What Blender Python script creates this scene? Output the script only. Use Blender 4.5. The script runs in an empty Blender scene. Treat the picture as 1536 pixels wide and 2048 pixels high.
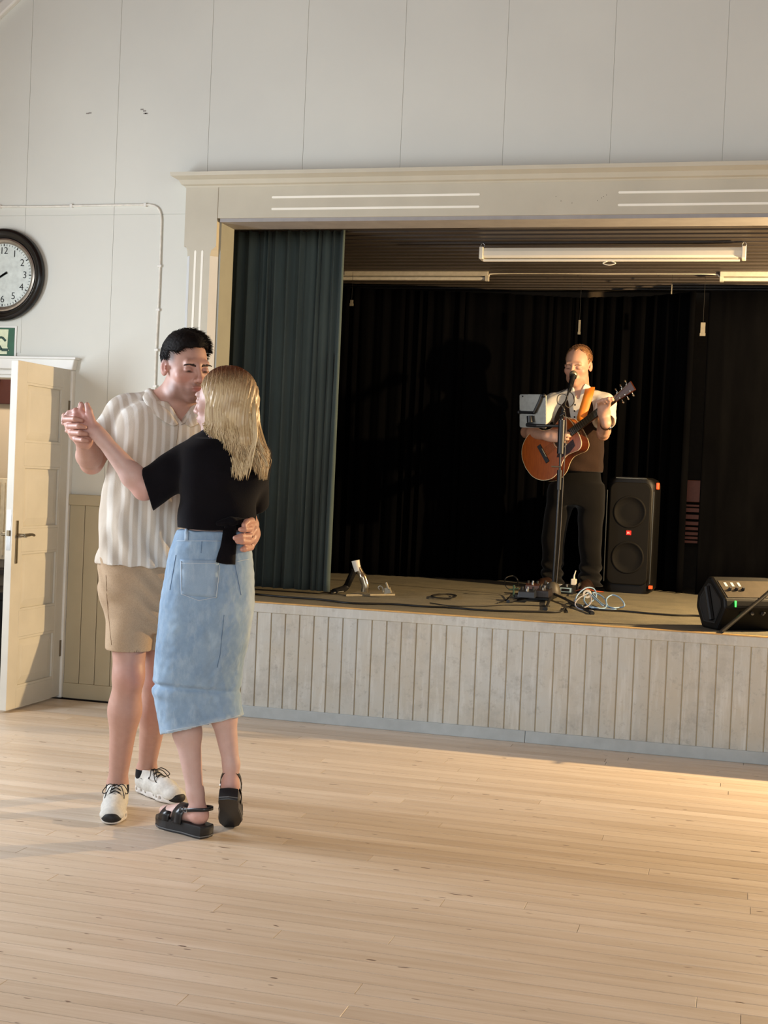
import bpy, bmesh, math, random
import numpy as np
from mathutils import Vector, Matrix, Euler, noise as mnoise

# ------------------------------------------------------------------ camera, world, lights, exposure
sc = bpy.context.scene
COL = sc.collection
YAW, PITCH, ROLL, FPX, CAMH = 0.26209007, -0.02396732, 0.04278909, 2687.09, 1.3
def _cam_axes():
    cy, sy = math.cos(YAW), math.sin(YAW)
    F = np.array([-sy*math.cos(PITCH), cy*math.cos(PITCH), math.sin(PITCH)])
    r = np.array([cy, sy, 0.0]); u = np.cross(r, F)
    return np.array([r*math.cos(ROLL)+u*math.sin(ROLL), -r*math.sin(ROLL)+u*math.cos(ROLL), F])
CM = _cam_axes(); CC = np.array([0, 0, CAMH])
def ray(x, y): return CM.T @ np.array([(x-768)/FPX, -(y-1024)/FPX, 1.0])
def atY(x, y, Y): d = ray(x, y); return CC + d*Y/d[1]
def atZ(x, y, Z): d = ray(x, y); return CC + d*(Z-CAMH)/d[2]
def atX(x, y, X): d = ray(x, y); return CC + d*X/d[0]

cd = bpy.data.cameras.new('camera'); cam = bpy.data.objects.new('camera', cd); COL.objects.link(cam)
cd.sensor_fit = 'VERTICAL'; cd.sensor_height = 36.0; cd.lens = FPX/2048*36.0; cd.clip_start = 0.05; cd.clip_end = 200
cam.matrix_world = Matrix(((CM[0][0], CM[1][0], -CM[2][0], 0), (CM[0][1], CM[1][1], -CM[2][1], 0), (CM[0][2], CM[1][2], -CM[2][2], CAMH), (0, 0, 0, 1)))
sc.camera = cam

w = bpy.data.worlds.new('world'); sc.world = w; w.use_nodes = True
bg = w.node_tree.nodes['Background']; bg.inputs[0].default_value = (0.62, 0.78, 1.0, 1); bg.inputs[1].default_value = 1.0

def light(name, typ, loc, energy, color, size=None, sizey=None, target=None, spread=None, radius=None):
    l = bpy.data.lights.new(name, typ); l.energy = energy; l.color = color
    if typ == 'AREA':
        l.shape = 'RECTANGLE'; l.size = size; l.size_y = sizey
        if spread: l.spread = spread
    if radius is not None: l.shadow_soft_size = radius
    o = bpy.data.objects.new(name, l); COL.objects.link(o); o.location = loc
    if target is not None:
        o.rotation_euler = (Vector(target)-Vector(loc)).to_track_quat('-Z', 'Y').to_euler()
    return o
DAY = (0.88, 0.97, 1.04)
# daylight through the tall windows in the two long walls of the hall
for i, (yy, e) in enumerate([(4.25, 105), (1.4, 16), (-1.0, 14)]):
    light('daylight', 'AREA', (-4.9, yy, 1.85), e, (0.86, 0.95, 1.06), 1.1, 1.5, (0, yy, 1.3))
for i, (yy, e) in enumerate([(3.2, 4), (0.6, 10), (-2.0, 12)]):
    light('daylight', 'AREA', (4.3, yy, 1.95), e, DAY, 1.25, 1.7, (0, yy, 1.6))
light('daylight', 'AREA', (-0.3, -3.9, 2.2), 200, DAY, 5.0, 2.0, (0, 3, 1.9))  # added frontal area light standing in for daylight; rear wall has no window
# the warm lamp that stands on the stage, past the right end of the frame
light('stage_lamp_light', 'POINT', (1.5, 7.60, 2.04), 720, (1.0, 0.70, 0.36), radius=0.035)
# unseen lamp, added to brighten the cloakroom behind the open door
light('cloakroom_fill', 'AREA', (-4.8, 7.6, 2.3), 16, (1.0, 0.84, 0.66), 0.3, 0.3, (-4.8, 7.7, 0))

sc.view_settings.view_transform = 'Standard'; sc.view_settings.look = 'None'
sc.view_settings.exposure = 0.16; sc.view_settings.gamma = 1.0; sc.view_settings.use_curve_mapping = False

# ------------------------------------------------------------------ materials
def srgb(r, g, b):
    f = lambda c: ((c/255+0.055)/1.055)**2.4 if c/255 > 0.04045 else c/255/12.92
    return (f(r), f(g), f(b), 1.0)
class NT:
    def __init__(s, name):
        s.m = bpy.data.materials.new(name); s.m.use_nodes = True; s.t = s.m.node_tree; s.n = s.t.nodes; s.b = s.n['Principled BSDF']
    def node(s, typ, **kw):
        n = s.n.new(typ)
        for k, v in kw.items(): setattr(n, k, v)
        return n
    def link(s, a, b): s.t.links.new(a, b)
    def coords(s, kind='Object', scale=(1, 1, 1), loc=None):
        if kind == 'World':
            o = s.node('ShaderNodeNewGeometry').outputs['Position']
        else: o = s.node('ShaderNodeTexCoord').outputs[kind]
        mp = s.node('ShaderNodeMapping'); mp.inputs['Scale'].default_value = scale
        s.link(o, mp.inputs['Vector'])
        if loc is not None: s.link(loc, mp.inputs['Location'])
        return mp.outputs[0]
    def noise(s, vec, scale, detail=4, rough=0.55, dist=0.0):
        n = s.node('ShaderNodeTexNoise'); n.inputs['Scale'].default_value = scale; n.inputs['Detail'].default_value = detail
        n.inputs['Roughness'].default_value = rough; n.inputs['Distortion'].default_value = dist
        s.link(vec, n.inputs['Vector']); return n.outputs['Fac']
    def ramp(s, fac, stops, interp='LINEAR'):
        r = s.node('ShaderNodeValToRGB'); e = r.color_ramp.elements; r.color_ramp.interpolation = interp
        while len(e) < len(stops): e.new(0.5)
        for i, (p, c) in enumerate(stops): e[i].position = p; e[i].color = c if len(c) == 4 else (*c, 1)
        s.link(fac, r.inputs[0]); return r.outputs[0]
    def mix(s, fac, a, b, mode='MIX'):
        m = s.node('ShaderNodeMix', data_type='RGBA', blend_type=mode)
        for i, v in ((0, fac), (6, a), (7, b)):
            if hasattr(v, 'is_output') or hasattr(v, 'links'): s.link(v, m.inputs[i])
            else: m.inputs[i].default_value = v
        return m.outputs[2]
    def math(s, op, a, b=None):
        m = s.node('ShaderNodeMath', operation=op)
        for i, v in ((0, a), (1, b)):
            if v is None: continue
            if hasattr(v, 'links'): s.link(v, m.inputs[i])
            else: m.inputs[i].default_value = v
        return m.outputs[0]
    def col(s, v):
        if hasattr(v, 'links'): s.link(v, s.b.inputs['Base Color'])
        else: s.b.inputs['Base Color'].default_value = v
    def bump(s, h, strength=0.3, dist=0.002):
        b = s.node('ShaderNodeBump'); b.inputs['Strength'].default_value = strength; b.inputs['Distance'].default_value = dist
        s.link(h, b.inputs['Height']); s.link(b.outputs[0], s.b.inputs['Normal'])
    def set(s, **kw):
        for k, v in kw.items():
            s.b.inputs[k.replace('_', ' ')].default_value = v
BW = [(0, (0, 0, 0, 1)), (1, (1, 1, 1, 1))]
def plain(name, col, rough=0.5, metal=0.0, nscale=30, namp=0.12, bump=0.0, bs=200, spec=0.4, sheen=0, coat=0):
    """paint, plastic or metal: one colour with a faint mottle and fine relief"""
    t = NT(name); v = t.coords('Object')
    n = t.noise(v, nscale, 4)
    d = tuple(c*(1-namp) for c in col[:3])+(1,); l = tuple(min(1, c*(1+namp)) for c in col[:3])+(1,)
    t.col(t.ramp(n, [(0.3, d), (0.7, l)]))
    t.set(Roughness=rough, Metallic=metal); t.b.inputs['Specular IOR Level'].default_value = spec
    if sheen: t.b.inputs['Sheen Weight'].default_value = sheen
    if coat: t.b.inputs['Coat Weight'].default_value = coat
    if bump: t.bump(t.noise(v, bs, 3), bump, 0.002)
    return t.m
def emit(name, col, strength):
    t = NT(name); t.col((0, 0, 0, 1)); t.b.inputs['Emission Color'].default_value = col; t.b.inputs['Emission Strength'].default_value = strength
    return t.m

# ------------------------------------------------------------------ mesh helpers
class MB:
    def __init__(s): s.v = []; s.f = []; s.mi = []
    def add(s, V, F, m=0):
        b = len(s.v); s.v += [tuple(map(float, p)) for p in V]; s.f += [tuple(i+b for i in f) for f in F]; s.mi += [m]*len(F); return s
    def box(s, x0, x1, y0, y1, z0, z1, m=0, M=None):
        V = [(x0, y0, z0), (x1, y0, z0), (x1, y1, z0), (x0, y1, z0), (x0, y0, z1), (x1, y0, z1), (x1, y1, z1), (x0, y1, z1)]
        if M is not None: V = [tuple(M @ Vector(p)) for p in V]
        return s.add(V, [(0, 3, 2, 1), (4, 5, 6, 7), (0, 1, 5, 4), (1, 2, 6, 5), (2, 3, 7, 6), (3, 0, 4, 7)], m)
    def loft(s, rings, cap=True, close=True, m=0):
        n = len(rings[0]); V = [p for r in rings for p in r]; F = []
        for i in range(len(rings)-1):
            for j in range(n if close else n-1):
                a = i*n+j; b = i*n+(j+1) % n; F.append((a, b, b+n, a+n))
        if cap: F.append(tuple(range(n))[::-1]); F.append(tuple((len(rings)-1)*n+j for j in range(n)))
        return s.add(V, F, m)
    def tube(s, pts, r, n=8, m=0, cap=True, flat=None):
        P = [Vector(p) for p in pts]; R = r if hasattr(r, '__len__') else [r]*len(P); rings = []; up = None
        for i, p in enumerate(P):
            t = (P[min(i+1, len(P)-1)]-P[max(i-1, 0)])
            if t.length < 1e-9: t = Vector((0, 0, 1))
            t.normalize()
            if up is None: up = Vector((0, 0, 1)) if abs(t.z) < 0.9 else Vector((1, 0, 0))
            a = up-t*up.dot(t)
            if a.length < 1e-6: a = t.orthogonal()
            a.normalize(); up = a; b = t.cross(a)
            k = flat if flat else 1.0
            rings.append([p+(a*math.cos(2*math.pi*j/n)*k+b*math.sin(2*math.pi*j/n))*R[i] for j in range(n)])
        return s.loft(rings, cap, True, m)
    def lathe(s, c, prof, n=24, axis='Z', m=0, cap=True):
        """prof: list of (r, h) along the axis"""
        rings = []
        for r, h in prof:
            ring = []
            for j in range(n):
                a = 2*math.pi*j/n; x, y = r*math.cos(a), r*math.sin(a)
                ring.append({'Z': (c[0]+x, c[1]+y, c[2]+h), 'Y': (c[0]+x, c[1]+h, c[2]-y), 'X': (c[0]+h, c[1]+x, c[2]+y)}[axis])
            rings.append(ring)
        return s.loft(rings, cap, True, m)
    def prism(s, poly, axis, a0, a1, m=0, M=None):
        """poly of 2-D points; axis is the extrusion axis"""
        def P(u, v, a): return {'X': (a, u, v), 'Y': (u, a, v), 'Z': (u, v, a)}[axis]
        r0 = [P(u, v, a0) for u, v in poly]; r1 = [P(u, v, a1) for u, v in poly]
        if M is not None: r0 = [tuple(M @ Vector(p)) for p in r0]; r1 = [tuple(M @ Vector(p)) for p in r1]
        return s.loft([r0, r1], True, True, m)
    def mesh(s, name, mats, smooth=False, fix=True):
        me = bpy.data.meshes.new(name); me.from_pydata(s.v, [], s.f)
        if not isinstance(mats, (list, tuple)): mats = [mats]
        for mm in mats: me.materials.append(mm)
        me.polygons.foreach_set('material_index', s.mi)
        if fix:
            bm = bmesh.new(); bm.from_mesh(me); bmesh.ops.recalc_face_normals(bm, faces=bm.faces); bm.to_mesh(me); bm.free()
        if smooth: sm(me, 35 if smooth is True else smooth)
        me.update(); return me
    def build(s, name, mats, parent=None, smooth=False, bevel=0, loc=None):
        o = link(name, s.mesh(name, mats, smooth), parent, loc)
        if bevel: bev(o, bevel)
        return o
def sm(me, ang=35):
    me.polygons.foreach_set('use_smooth', [True]*len(me.polygons))
    if ang < 180: me.set_sharp_from_angle(angle=math.radians(ang))
def link(name, me, parent=None, loc=None):
    o = bpy.data.objects.new(name, me); COL.objects.link(o)
    if parent is not None: o.parent = parent
    if loc is not None: o.location = loc
    return o
def bev(o, wd, seg=2):
    b = o.modifiers.new('bevel', 'BEVEL'); b.width = wd; b.segments = seg; b.limit_method = 'ANGLE'; b.angle_limit = math.radians(40)
def tag(o, label=None, cat=None, group=None, kind=None):
    if label: o['label'] = label
    if cat: o['category'] = cat
    if group: o['group'] = group
    if kind: o['kind'] = kind
    return o
def thing(name, label, cat, loc=(0, 0, 0), rotz=0, group=None):
    o = bpy.data.objects.new(name, None); COL.objects.link(o); o.location = loc; o.rotation_euler = (0, 0, rotz); o.empty_display_size = 0.1
    return tag(o, label, cat, group)
def holder(name, kind='structure', loc=(0, 0, 0)):
    o = bpy.data.objects.new(name, None); COL.objects.link(o); o.location = loc; o['kind'] = kind; return o
def text(name, s, size, M, mat, parent=None, ext=0.0006, align='CENTER', bold=0.0):
    c = bpy.data.curves.new(name, 'FONT'); c.body = s; c.size = size; c.extrude = ext; c.align_x = align; c.align_y = 'CENTER'; c.offset = bold
    c.resolution_u = 4
    o = bpy.data.objects.new(name, c); COL.objects.link(o)
    bpy.context.view_layer.update()
    me = bpy.data.meshes.new_from_object(o.evaluated_get(bpy.context.evaluated_depsgraph_get()))
    bpy.data.objects.remove(o); me.materials.clear(); me.materials.append(mat); me.transform(M)
    return link(name, me, parent)
def bez(pts, n=8):
    """Catmull-Rom through pts"""
    P = [Vector(p) for p in pts]; P = [P[0]*2-P[1]]+P+[P[-1]*2-P[-2]]; out = []
    for i in range(1, len(P)-2):
        for k in range(n):
            t = k/n; a, b, c, d = P[i-1], P[i], P[i+1], P[i+2]
            out.append(0.5*((2*b)+(c-a)*t+(2*a-5*b+4*c-d)*t*t+(3*b-3*c+d-a)*t**3))
    out.append(P[-2]); return out
# ------------------------------------------------------------------ setting materials
def wall_paint(name, base, warm):
    t = NT(name); v = t.coords('World')
    n = t.noise(v, 1.3, 5); n2 = t.noise(v, 60, 3)
    c = t.ramp(n, [(0.3, base), (0.7, warm)]); t.col(c); t.set(Roughness=0.72)
    t.bump(n2, 0.12, 0.001); return t.m
M_wall = wall_paint('matte off-white wallboard', srgb(210, 210, 201), srgb(217, 217, 207))
M_warmwall = wall_paint('beige wall paint', srgb(190, 175, 150), srgb(196, 180, 156))
M_trim = plain('greige trim paint', srgb(190, 183, 164), 0.5, nscale=4, namp=0.05, bump=0.1, bs=60)
M_white = plain('white gloss paint', srgb(226, 224, 216), 0.4, nscale=6, namp=0.04, bump=0.08, bs=80)
M_flute = plain('cream groove paint', srgb(244, 240, 226), 0.5, nscale=6, namp=0.03)
M_reveal = plain('pale reveal paint', srgb(206, 200, 192), 0.5, nscale=5, namp=0.06)
M_wain = plain('khaki wainscot paint', srgb(180, 168, 140), 0.5, nscale=3, namp=0.06, bump=0.08, bs=60)
M_dark = plain('dark void', (0.012, 0.011, 0.01, 1), 0.9)
def worn_paint():
    t = NT('worn pale grey board paint'); v = t.coords('World'); vs = t.coords('World', (14, 14, 1.6)); s2 = t.coords('World', (1, 1, 1))
    rnd = t.node('ShaderNodeObjectInfo').outputs['Random']
    a = t.noise(s2, 2.2, 5, 0.6); b = t.noise(vs, 3.0, 6, 0.65); c = t.noise(v, 26, 5, 0.7)
    base = t.ramp(a, [(0.35, srgb(186, 181, 167)), (0.65, srgb(186, 189, 185))])
    base = t.mix(t.ramp(b, [(0.50, (0, 0, 0, 1)), (0.75, (.5, .5, .5, 1))]), base, srgb(216, 219, 216))
    base = t.mix(t.ramp(c, [(0.56, (0, 0, 0, 1)), (0.74, (.6, .6, .6, 1))]), base, srgb(146, 143, 136))
    base = t.mix(t.ramp(t.noise(v, 6, 6, .7), [(0.52, (0, 0, 0, 1)), (0.70, (.5, .5, .5, 1))]), base, srgb(150, 148, 142))
    tint = t.ramp(rnd, [(0, (0.93, 0.93, 0.93, 1)), (1, (1.0, 1.0, 1.0, 1))]); base = t.mix(1.0, base, tint, 'MULTIPLY')
    t.col(base); t.set(Roughness=0.5); t.bump(b, 0.15, 0.001); return t.m
M_board = worn_paint()
def wood_floor():
    t = NT('bleached maple floor wood')
    rnd = t.node('ShaderNodeObjectInfo').outputs['Random']
    att = t.node('ShaderNodeAttribute'); att.attribute_name = 'shade'
    rs = t.math('ADD', rnd, att.outputs['Fac'])
    cmb = t.node('ShaderNodeCombineXYZ'); t.link(t.math('MULTIPLY', rs, 37.0), cmb.inputs[0]); t.link(t.math('MULTIPLY', rs, 11.3), cmb.inputs[2])
    v = t.coords('World', (0.55, 9, 9), cmb.outputs[0]); vf = t.coords('World', (2.2, 55, 55), cmb.outputs[0]); vk = t.coords('World', (7, 26, 1), cmb.outputs[0])
    g = t.noise(v, 2.4, 5, 0.6, 0.6); f = t.noise(vf, 2.0, 6, 0.7); k = t.noise(vk, 2.1, 1, 0.4)
    c = t.ramp(g, [(0.28, srgb(196, 178, 156)), (0.5, srgb(209, 194, 175)), (0.75, srgb(219, 206, 190))])
    c = t.mix(t.ramp(f, [(0.45, (0, 0, 0, 1)), (0.8, (.32, .32, .32, 1))]), c, srgb(172, 140, 108))
    tint = t.ramp(t.math('FRACT', t.math('MULTIPLY', rs, 7.31)), [(0, (0.86, 0.83, 0.79, 1)), (0.3, (0.96, 0.95, 0.94, 1)), (1, (1.04, 1.04, 1.04, 1))]); c = t.mix(1.0, c, tint, 'MULTIPLY')
    c = t.mix(t.ramp(k, [(0.755, (0, 0, 0, 1)), (0.785, (.85, .85, .85, 1))]), c, srgb(84, 54, 38))
    t.col(c); t.set(Roughness=0.36); t.b.inputs['Specular IOR Level'].default_value = 0.45
    rr = t.ramp(f, [(0.3, (.30, .30, .30, 1)), (0.8, (.46, .46, .46, 1))]); t.link(rr, t.b.inputs['Roughness'])
    t.bump(f, 0.10, 0.0008); return t.m
M_floor = wood_floor()
M_gap = plain('dark floor joint', srgb(44, 30, 22), 0.95, spec=.1)

# ------------------------------------------------------------------ hall floor: every board near enough to tell apart is a part
random.seed(4)
WB = 0.0765; HX0, HX1, HY0, HY1 = -5.0, 4.4, -4.0, 6.741
floor = MB().box(HX0, HX1, HY0, 6.85, -0.06, -0.0060).build('floor', M_gap); tag(floor, kind='structure')
def board_mesh():
    g = 0.0006; c = 0.0005
    V = [(0, 0, -.0058), (1, 0, -.0058), (1, 1, -.0058), (0, 1, -.0058), (0, 0, -c), (1, 0, -c), (1, 1, -c), (0, 1, -c), (.0003, .010, 0), (.9997, .010, 0), (.9997, .990, 0), (.0003, .990, 0)]
    F = [(0, 1, 5, 4), (1, 2, 6, 5), (2, 3, 7, 6), (3, 0, 4, 7), (4, 5, 9, 8), (5, 6, 10, 9), (6, 7, 11, 10), (7, 4, 8, 11), (8, 9, 10, 11)]
    b = MB(); b.add(V, F); return b.mesh('floorboard', M_floor)
bme = board_mesh(); V0 = board_mesh(); nb = 0
rows_near = [(-1, k) for k in range(0)]
y = 3.013-WB*6
joints = {}
rest = MB(); rest_sh = []
y0 = 3.013
kmin, kmax = int((HY0-y0)/WB)-1, int((HY1-y0)/WB)+1
known = {0: [-1.278, .6], 3: [-0.893, 1.2], -2: [-1.74], 12: [-0.416, 1.6], 13: [-2.3], 5: [-2.05, 0.05], 1: [-2.7, 0.7]}
for k in range(kmin, kmax):
    ya, yb = y0+k*WB, min(y0+(k+1)*WB, 6.828)
    if yb-ya < 0.01: continue
    ya = max(ya, HY0)
    js = list(known.get(k, []))
    x = HX0+random.uniform(0.3, 2.2); auto = []
    while x < HX1-0.2:
        auto.append(x); x += random.uniform(1.5, 3.2)
    js = sorted(js+[a for a in auto if all(abs(a-q) > 0.9 for q in js)])
    edges = [HX0]+js+[HX1]
    for a, b in zip(edges[:-1], edges[1:]):
        near = (2.3 < ya < 5.75) and b > -0.70*yb-0.2 and a < 0.1+0.08*yb
        if near and nb < 290:
            o = link('floorboard', bme, floor, (a+0.0007, ya+0.0012, 0)); o.scale = (b-a-0.0014, WB-0.0025, 1); nb += 1
        else:
            V = [(a+.001, ya+.001, 0), (b-.001, ya+.001, 0), (b-.001, yb-.001, 0), (a+.001, yb-.001, 0), (a+.001, ya+.001, -.0058), (b-.001, ya+.001, -.0058), (b-.001, yb-.001, -.0058), (a+.001, yb-.001, -.0058)]
            rest.add(V, [(0, 1, 2, 3), (0, 4, 5, 1), (1, 5, 6, 2), (2, 6, 7, 3), (3, 7, 4, 0)]); rest_sh += [random.random()]*5
ro = rest.build('floorboards', M_floor, floor); tag(ro, kind='stuff')
at_ = ro.data.attributes.new('shade', 'FLOAT', 'FACE'); at_.data.foreach_set('value', rest_sh)

# ------------------------------------------------------------------ back wall of the hall with its openings
YW = 6.83
DX0, DX1, DZ = -4.52, -3.705, 1.835            # door opening
SX0, SX1, SZ0, SZ1 = -2.80, 2.60, 0.622, 2.64  # stage opening
core = MB()
for x0, x1, z0, z1 in [(-5.0, DX0, 0, 5.0), (DX0, DX1, DZ, 5.0), (DX1, SX0-.02, 0, 7.5), (SX0-.02, SX1+.02, SZ1+.03, 7.5), (SX1+.02, 4.4, 0, 7.5)]:
    core.box(x0, x1, YW+0.004, 6.98, z0, z1)
wall_back = core.build('wall_back', M_wall); tag(wall_back, kind='structure')
wb = 0.0007; seams = [-5.0, -4.55, -4.003, -3.455, -2.909, -2.364, -1.826, -1.284, -0.738, -0.189, 0.357, 0.903, 1.449, 1.995, 2.541, 3.087, 3.633, 4.4]
for a, b in zip(seams[:-1], seams[1:]):
    zb = 2.72 if b < -2.8 else 2.78
    top = min(7.4, 3.2+0.84*(min(b, -a if a > -0.3 else b)+5.0)) if b < -0.3 else min(7.4, 3.2+0.84*(4.4-a))
    MB().box(a+wb, b-wb, YW, YW+0.006, 2.706 if b < -2.8 else 2.80, max(top, 3.3)+0.4).build('panel', M_wall, wall_back, bevel=0.0012)
for a, b, z0, z1 in [(-5.0, -4.55, 1.9, 2.704), (-4.55, -4.003, 1.93, 2.704), (-3.455, -2.98, 1.12, 2.704)]:
    MB().box(a+wb, b-wb, YW, YW+0.006, z0, z1).build('panel', M_wall, wall_back, bevel=0.0012)
MB().prism([(-4.003+wb, 2.704), (-4.003+wb, 1.90), (-3.66, 1.90), (-3.66, 1.12), (-3.455-wb, 1.12), (-3.455-wb, 2.704)], 'Y', YW, YW+.006).build('panel', M_wall, wall_back)
# small scars in the paint, high on the left
sp = MB()
for px, py in [(175, 227), (180, 226), (284, 219), (289, 222), (290, 227), (293, 227)]:
    p = atY(px, py, YW-0.001); sp.box(p[0]-.009, p[0]+.009, YW-0.0008, YW, p[2]-.003, p[2]+.004)
sp.build('paint_scar', plain('grey filler', srgb(150, 145, 138), .8), wall_back)

# wainscot right of the door
ws = holder('trim_1')
MB().box(-3.652, -2.98, 6.80, YW+.004, 1.085, 1.145).build('cap_rail', M_wain, ws, bevel=0.004)
MB().box(-3.652, -2.98, 6.812, YW+.004, 0.0, 0.085).build('base_rail', M_wain, ws, bevel=0.003)
wp = MB().box(.0015, .0925, 6.817, YW+.003, 0.085, 1.085).mesh('plank', M_wain)
for i in range(7):
    o = link('plank', wp, ws, (-3.652+i*0.094, 0, 0)); bev(o, 0.003)
# door casing and jamb
dc = holder('trim_2')
MB().box(DX1-0.004, -3.652, 6.795, YW+.004, 0, DZ+0.0).build('casing', M_white, dc, bevel=0.006)
MB().prism([(-4.57, DZ), (-3.652, DZ), (-3.640, DZ+.062), (-4.585, DZ+.062)], 'Y', 6.785, YW+.004).build('casing', M_white, dc, bevel=0.006)
MB().box(-4.60, -3.63, 6.775, YW+.004, DZ+.060, DZ+.072).build('casing_cap', M_white, dc, bevel=0.002)
MB().box(DX0-.055, DX0+.004, 6.795, YW+.004, 0, DZ).build('casing', M_white, dc, bevel=0.006)
MB().box(DX0, DX0+.03, YW, 7.0, 0, DZ).box(DX1-.0, DX1+.02, YW, 7.0, 0, DZ).box(DX0, DX1, YW, 7.0, DZ-.028, DZ+.004).box(DX0, DX1, YW+.02, 7.0, DZ-.045, DZ-.025).build('jamb', M_white, dc, bevel=0.002)

# ------------------------------------------------------------------ proscenium frame
pf = holder('trim_3')
def pilaster(x0, x1, flip=False):
    b = MB(); yf, yb = 6.762, YW+0.01; c = 0.034
    zt, zc = 2.838, 2.515
    # plain square head, then stop-chamfered shaft with two flutes
    b.box(x0, x1, yf, yb, zc, zt)
    s0, s1 = x0+0.012, x1
    def shaft(z0, z1, k):
        cc = c*k
        poly = [(s0, yb), (s0, yf+cc*.7), (s0+cc*.7, yf), (s1-cc, yf), (s1, yf+cc), (s1, yb)]
        return [(u, v) for u, v in poly]
    r = []
    for z, k in [(0.622, 1), (zc-.05, 1), (zc-.02, .8), (zc, .05)]:
        r.append([(u, v, z) for u, v in shaft(0, 0, k)])
    b.loft(r)
    o = b.build('pilaster', M_trim, pf)
    cb_ = MB()   # cream paint on the stop chamfers
    for q0, q1 in (((s0-.0004, yf+c*.7), (s0+c*.7, yf-.0004)), ((s1-c, yf-.0004), (s1+.0004, yf+c))):
        n_ = Vector((q1[1]-q0[1], -(q1[0]-q0[0]))).normalized()*.0008; cb_.prism([q0, q1, (q1[0]+n_.x, q1[1]+n_.y), (q0[0]+n_.x, q0[1]+n_.y)], 'Z', .63, zc-.05)
    cb_.build('chamfer', plain('cool cream chamfer paint', srgb(206, 208, 208), .6, nscale=3, namp=.03), o)
    f = MB()
    for xg in (x0+0.0675, x0+0.108):
        n = 8; gw = 0.0062
        pts = [(xg+gw*math.cos(math.pi*i/n), 2.485+gw*1.6*math.sin(math.pi*i/n)) for i in range(n+1)]+[(xg-gw, 0.80), (xg+gw, 0.80)]
        f.prism(pts, 'Y', yf-0.0012, yf+0.001)
    f.build('flute', M_flute, o)
    return o
pilaster(-2.998, -2.812)
pilaster(2.612, 2.798)
MB().box(-2.8125, 2.6125, 6.765, YW+.01, 2.667, 2.838).build('frieze', M_trim, pf, bevel=0.0015)
for xa, xb in [(-2.50, -1.386), (-0.675, 0.43), (1.14, 2.25)]:
    for z in (2.775, 2.713):
        n = 6; r = 0.0058
        pts = [(xb+r*math.sin(math.pi*i/n), z+r*math.cos(math.pi*i/n)) for i in range(n+1)]+[(xa-r*math.sin(math.pi*i/n), z-r*math.cos(math.pi*i/n)) for i in range(n+1)]
        MB().prism(pts, 'Y', 6.7638, 6.766).build('groove', M_flute, pf)
sk_ = MB()
for px, py in [(1112, 393), (1122, 402), (1203, 396), (1207, 393), (1213, 390), (1195, 401), (1144, 406)]:
    p = atY(px, py, 6.765); sk_.box(p[0]-.0014, p[0]+.0014, 6.7640, 6.7652, p[2]-.0014, p[2]+.0014)
o = sk_.build('nail_hole', M_dark, pf); o['kind'] = 'stuff'
# cornice, mitred at its ends
rings = []
for z, e in [(2.832, 0.0), (2.840, .004), (2.846, .018), (2.868, .030), (2.878, .050), (2.884, .062), (2.903, .066)]:
    rings.append([(-3.002-e, 6.85, z), (-3.002-e, 6.762-e, z), (2.80+e, 6.762-e, z), (2.80+e, 6.85, z)])
MB().loft(rings).build('cornice', M_trim, pf)
M_jamb = plain('shade-darkened grey-green jamb paint', srgb(146, 147, 138), .6, nscale=5, namp=.06)  # shade put into the colour: left jamb darkened against the lamp
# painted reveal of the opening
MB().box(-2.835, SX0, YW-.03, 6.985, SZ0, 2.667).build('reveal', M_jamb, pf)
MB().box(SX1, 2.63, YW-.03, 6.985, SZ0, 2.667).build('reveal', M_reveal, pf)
MB().box(SX0, SX1, 6.775, 6.985, SZ1+.008, 2.668).build('soffit', plain('shade-darkened worn lilac-grey soffit paint', srgb(150, 146, 144), .6, nscale=9, namp=.1), pf)  # soffit colour darkened so it reads as out of the lamp light

# ------------------------------------------------------------------ stage
YS = 6.741; XL = -3.0
stage = holder('trim_4')
MB().box(XL, 4.4, YS+.012, 7.2, 0, .600).build('backing', M_wain, stage)
MB().box(XL, 4.4, YS, YS+.04, .566, .616).build('edge_board', M_board, stage, bevel=0.003)
M_skirt = plain('blue-grey skirting paint', srgb(166, 172, 172), .45, nscale=14, namp=.08)
MB().box(XL, -1.02, YS-.002, YS+.03, 0, .061).build('skirting', M_skirt, stage, bevel=0.003)
MB().box(-1.0185, 4.4, YS-.002, YS+.03, 0, .061).build('skirting', M_skirt, stage, bevel=0.003)
MB().box(XL, 4.4, YS-.004, YS+.02, .616, .622).build('nosing', plain('bare wood edge', srgb(200, 160, 100), .5), stage, bevel=0.001)
PB = 0.0796
b = MB(); b.prism([(.0022, 0), (.0022, -.003), (.0052, -.0065), (PB-.0052, -.0065), (PB-.0022, -.003), (PB-.0022, 0)], 'Z', .060, .568)
sbm = b.mesh('stage_board', M_board)
i = 0
x = -1.2105
xs_ = sorted([x+k*PB for k in range(-22, 70)])
for xx_ in xs_:
    if XL-0.001 < xx_ < 4.4-PB: link('board', sbm, stage, (xx_, YS+.0125, 0))
def carpet():
    t = NT('olive grey needle felt carpet'); v = t.coords('World')
    a = t.noise(v, 5, 5, .7); f = t.noise(v, 260, 2); wv = t.noise(t.coords('World', (2, 12, 1)), 6, 4)
    c = t.ramp(a, [(.3, srgb(96, 92, 76)), (.7, srgb(126, 118, 96))]); c = t.mix(t.ramp(f, [(.35, (.5, .5, .5, 1)), (.7, (0, 0, 0, 1))]), c, srgb(60, 57, 46))
    t.col(c); t.set(Roughness=.95); t.bump(t.math('ADD', f, t.math('MULTIPLY', wv, .8)), .6, .004); return t.m
sf = MB().box(-3.0, 2.9, YS+.006, 6.99, .600, .6215).box(-3.6, 2.9, 6.985, 9.9, .600, .6215).build('floor_stage', carpet()); tag(sf, kind='structure')
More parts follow.
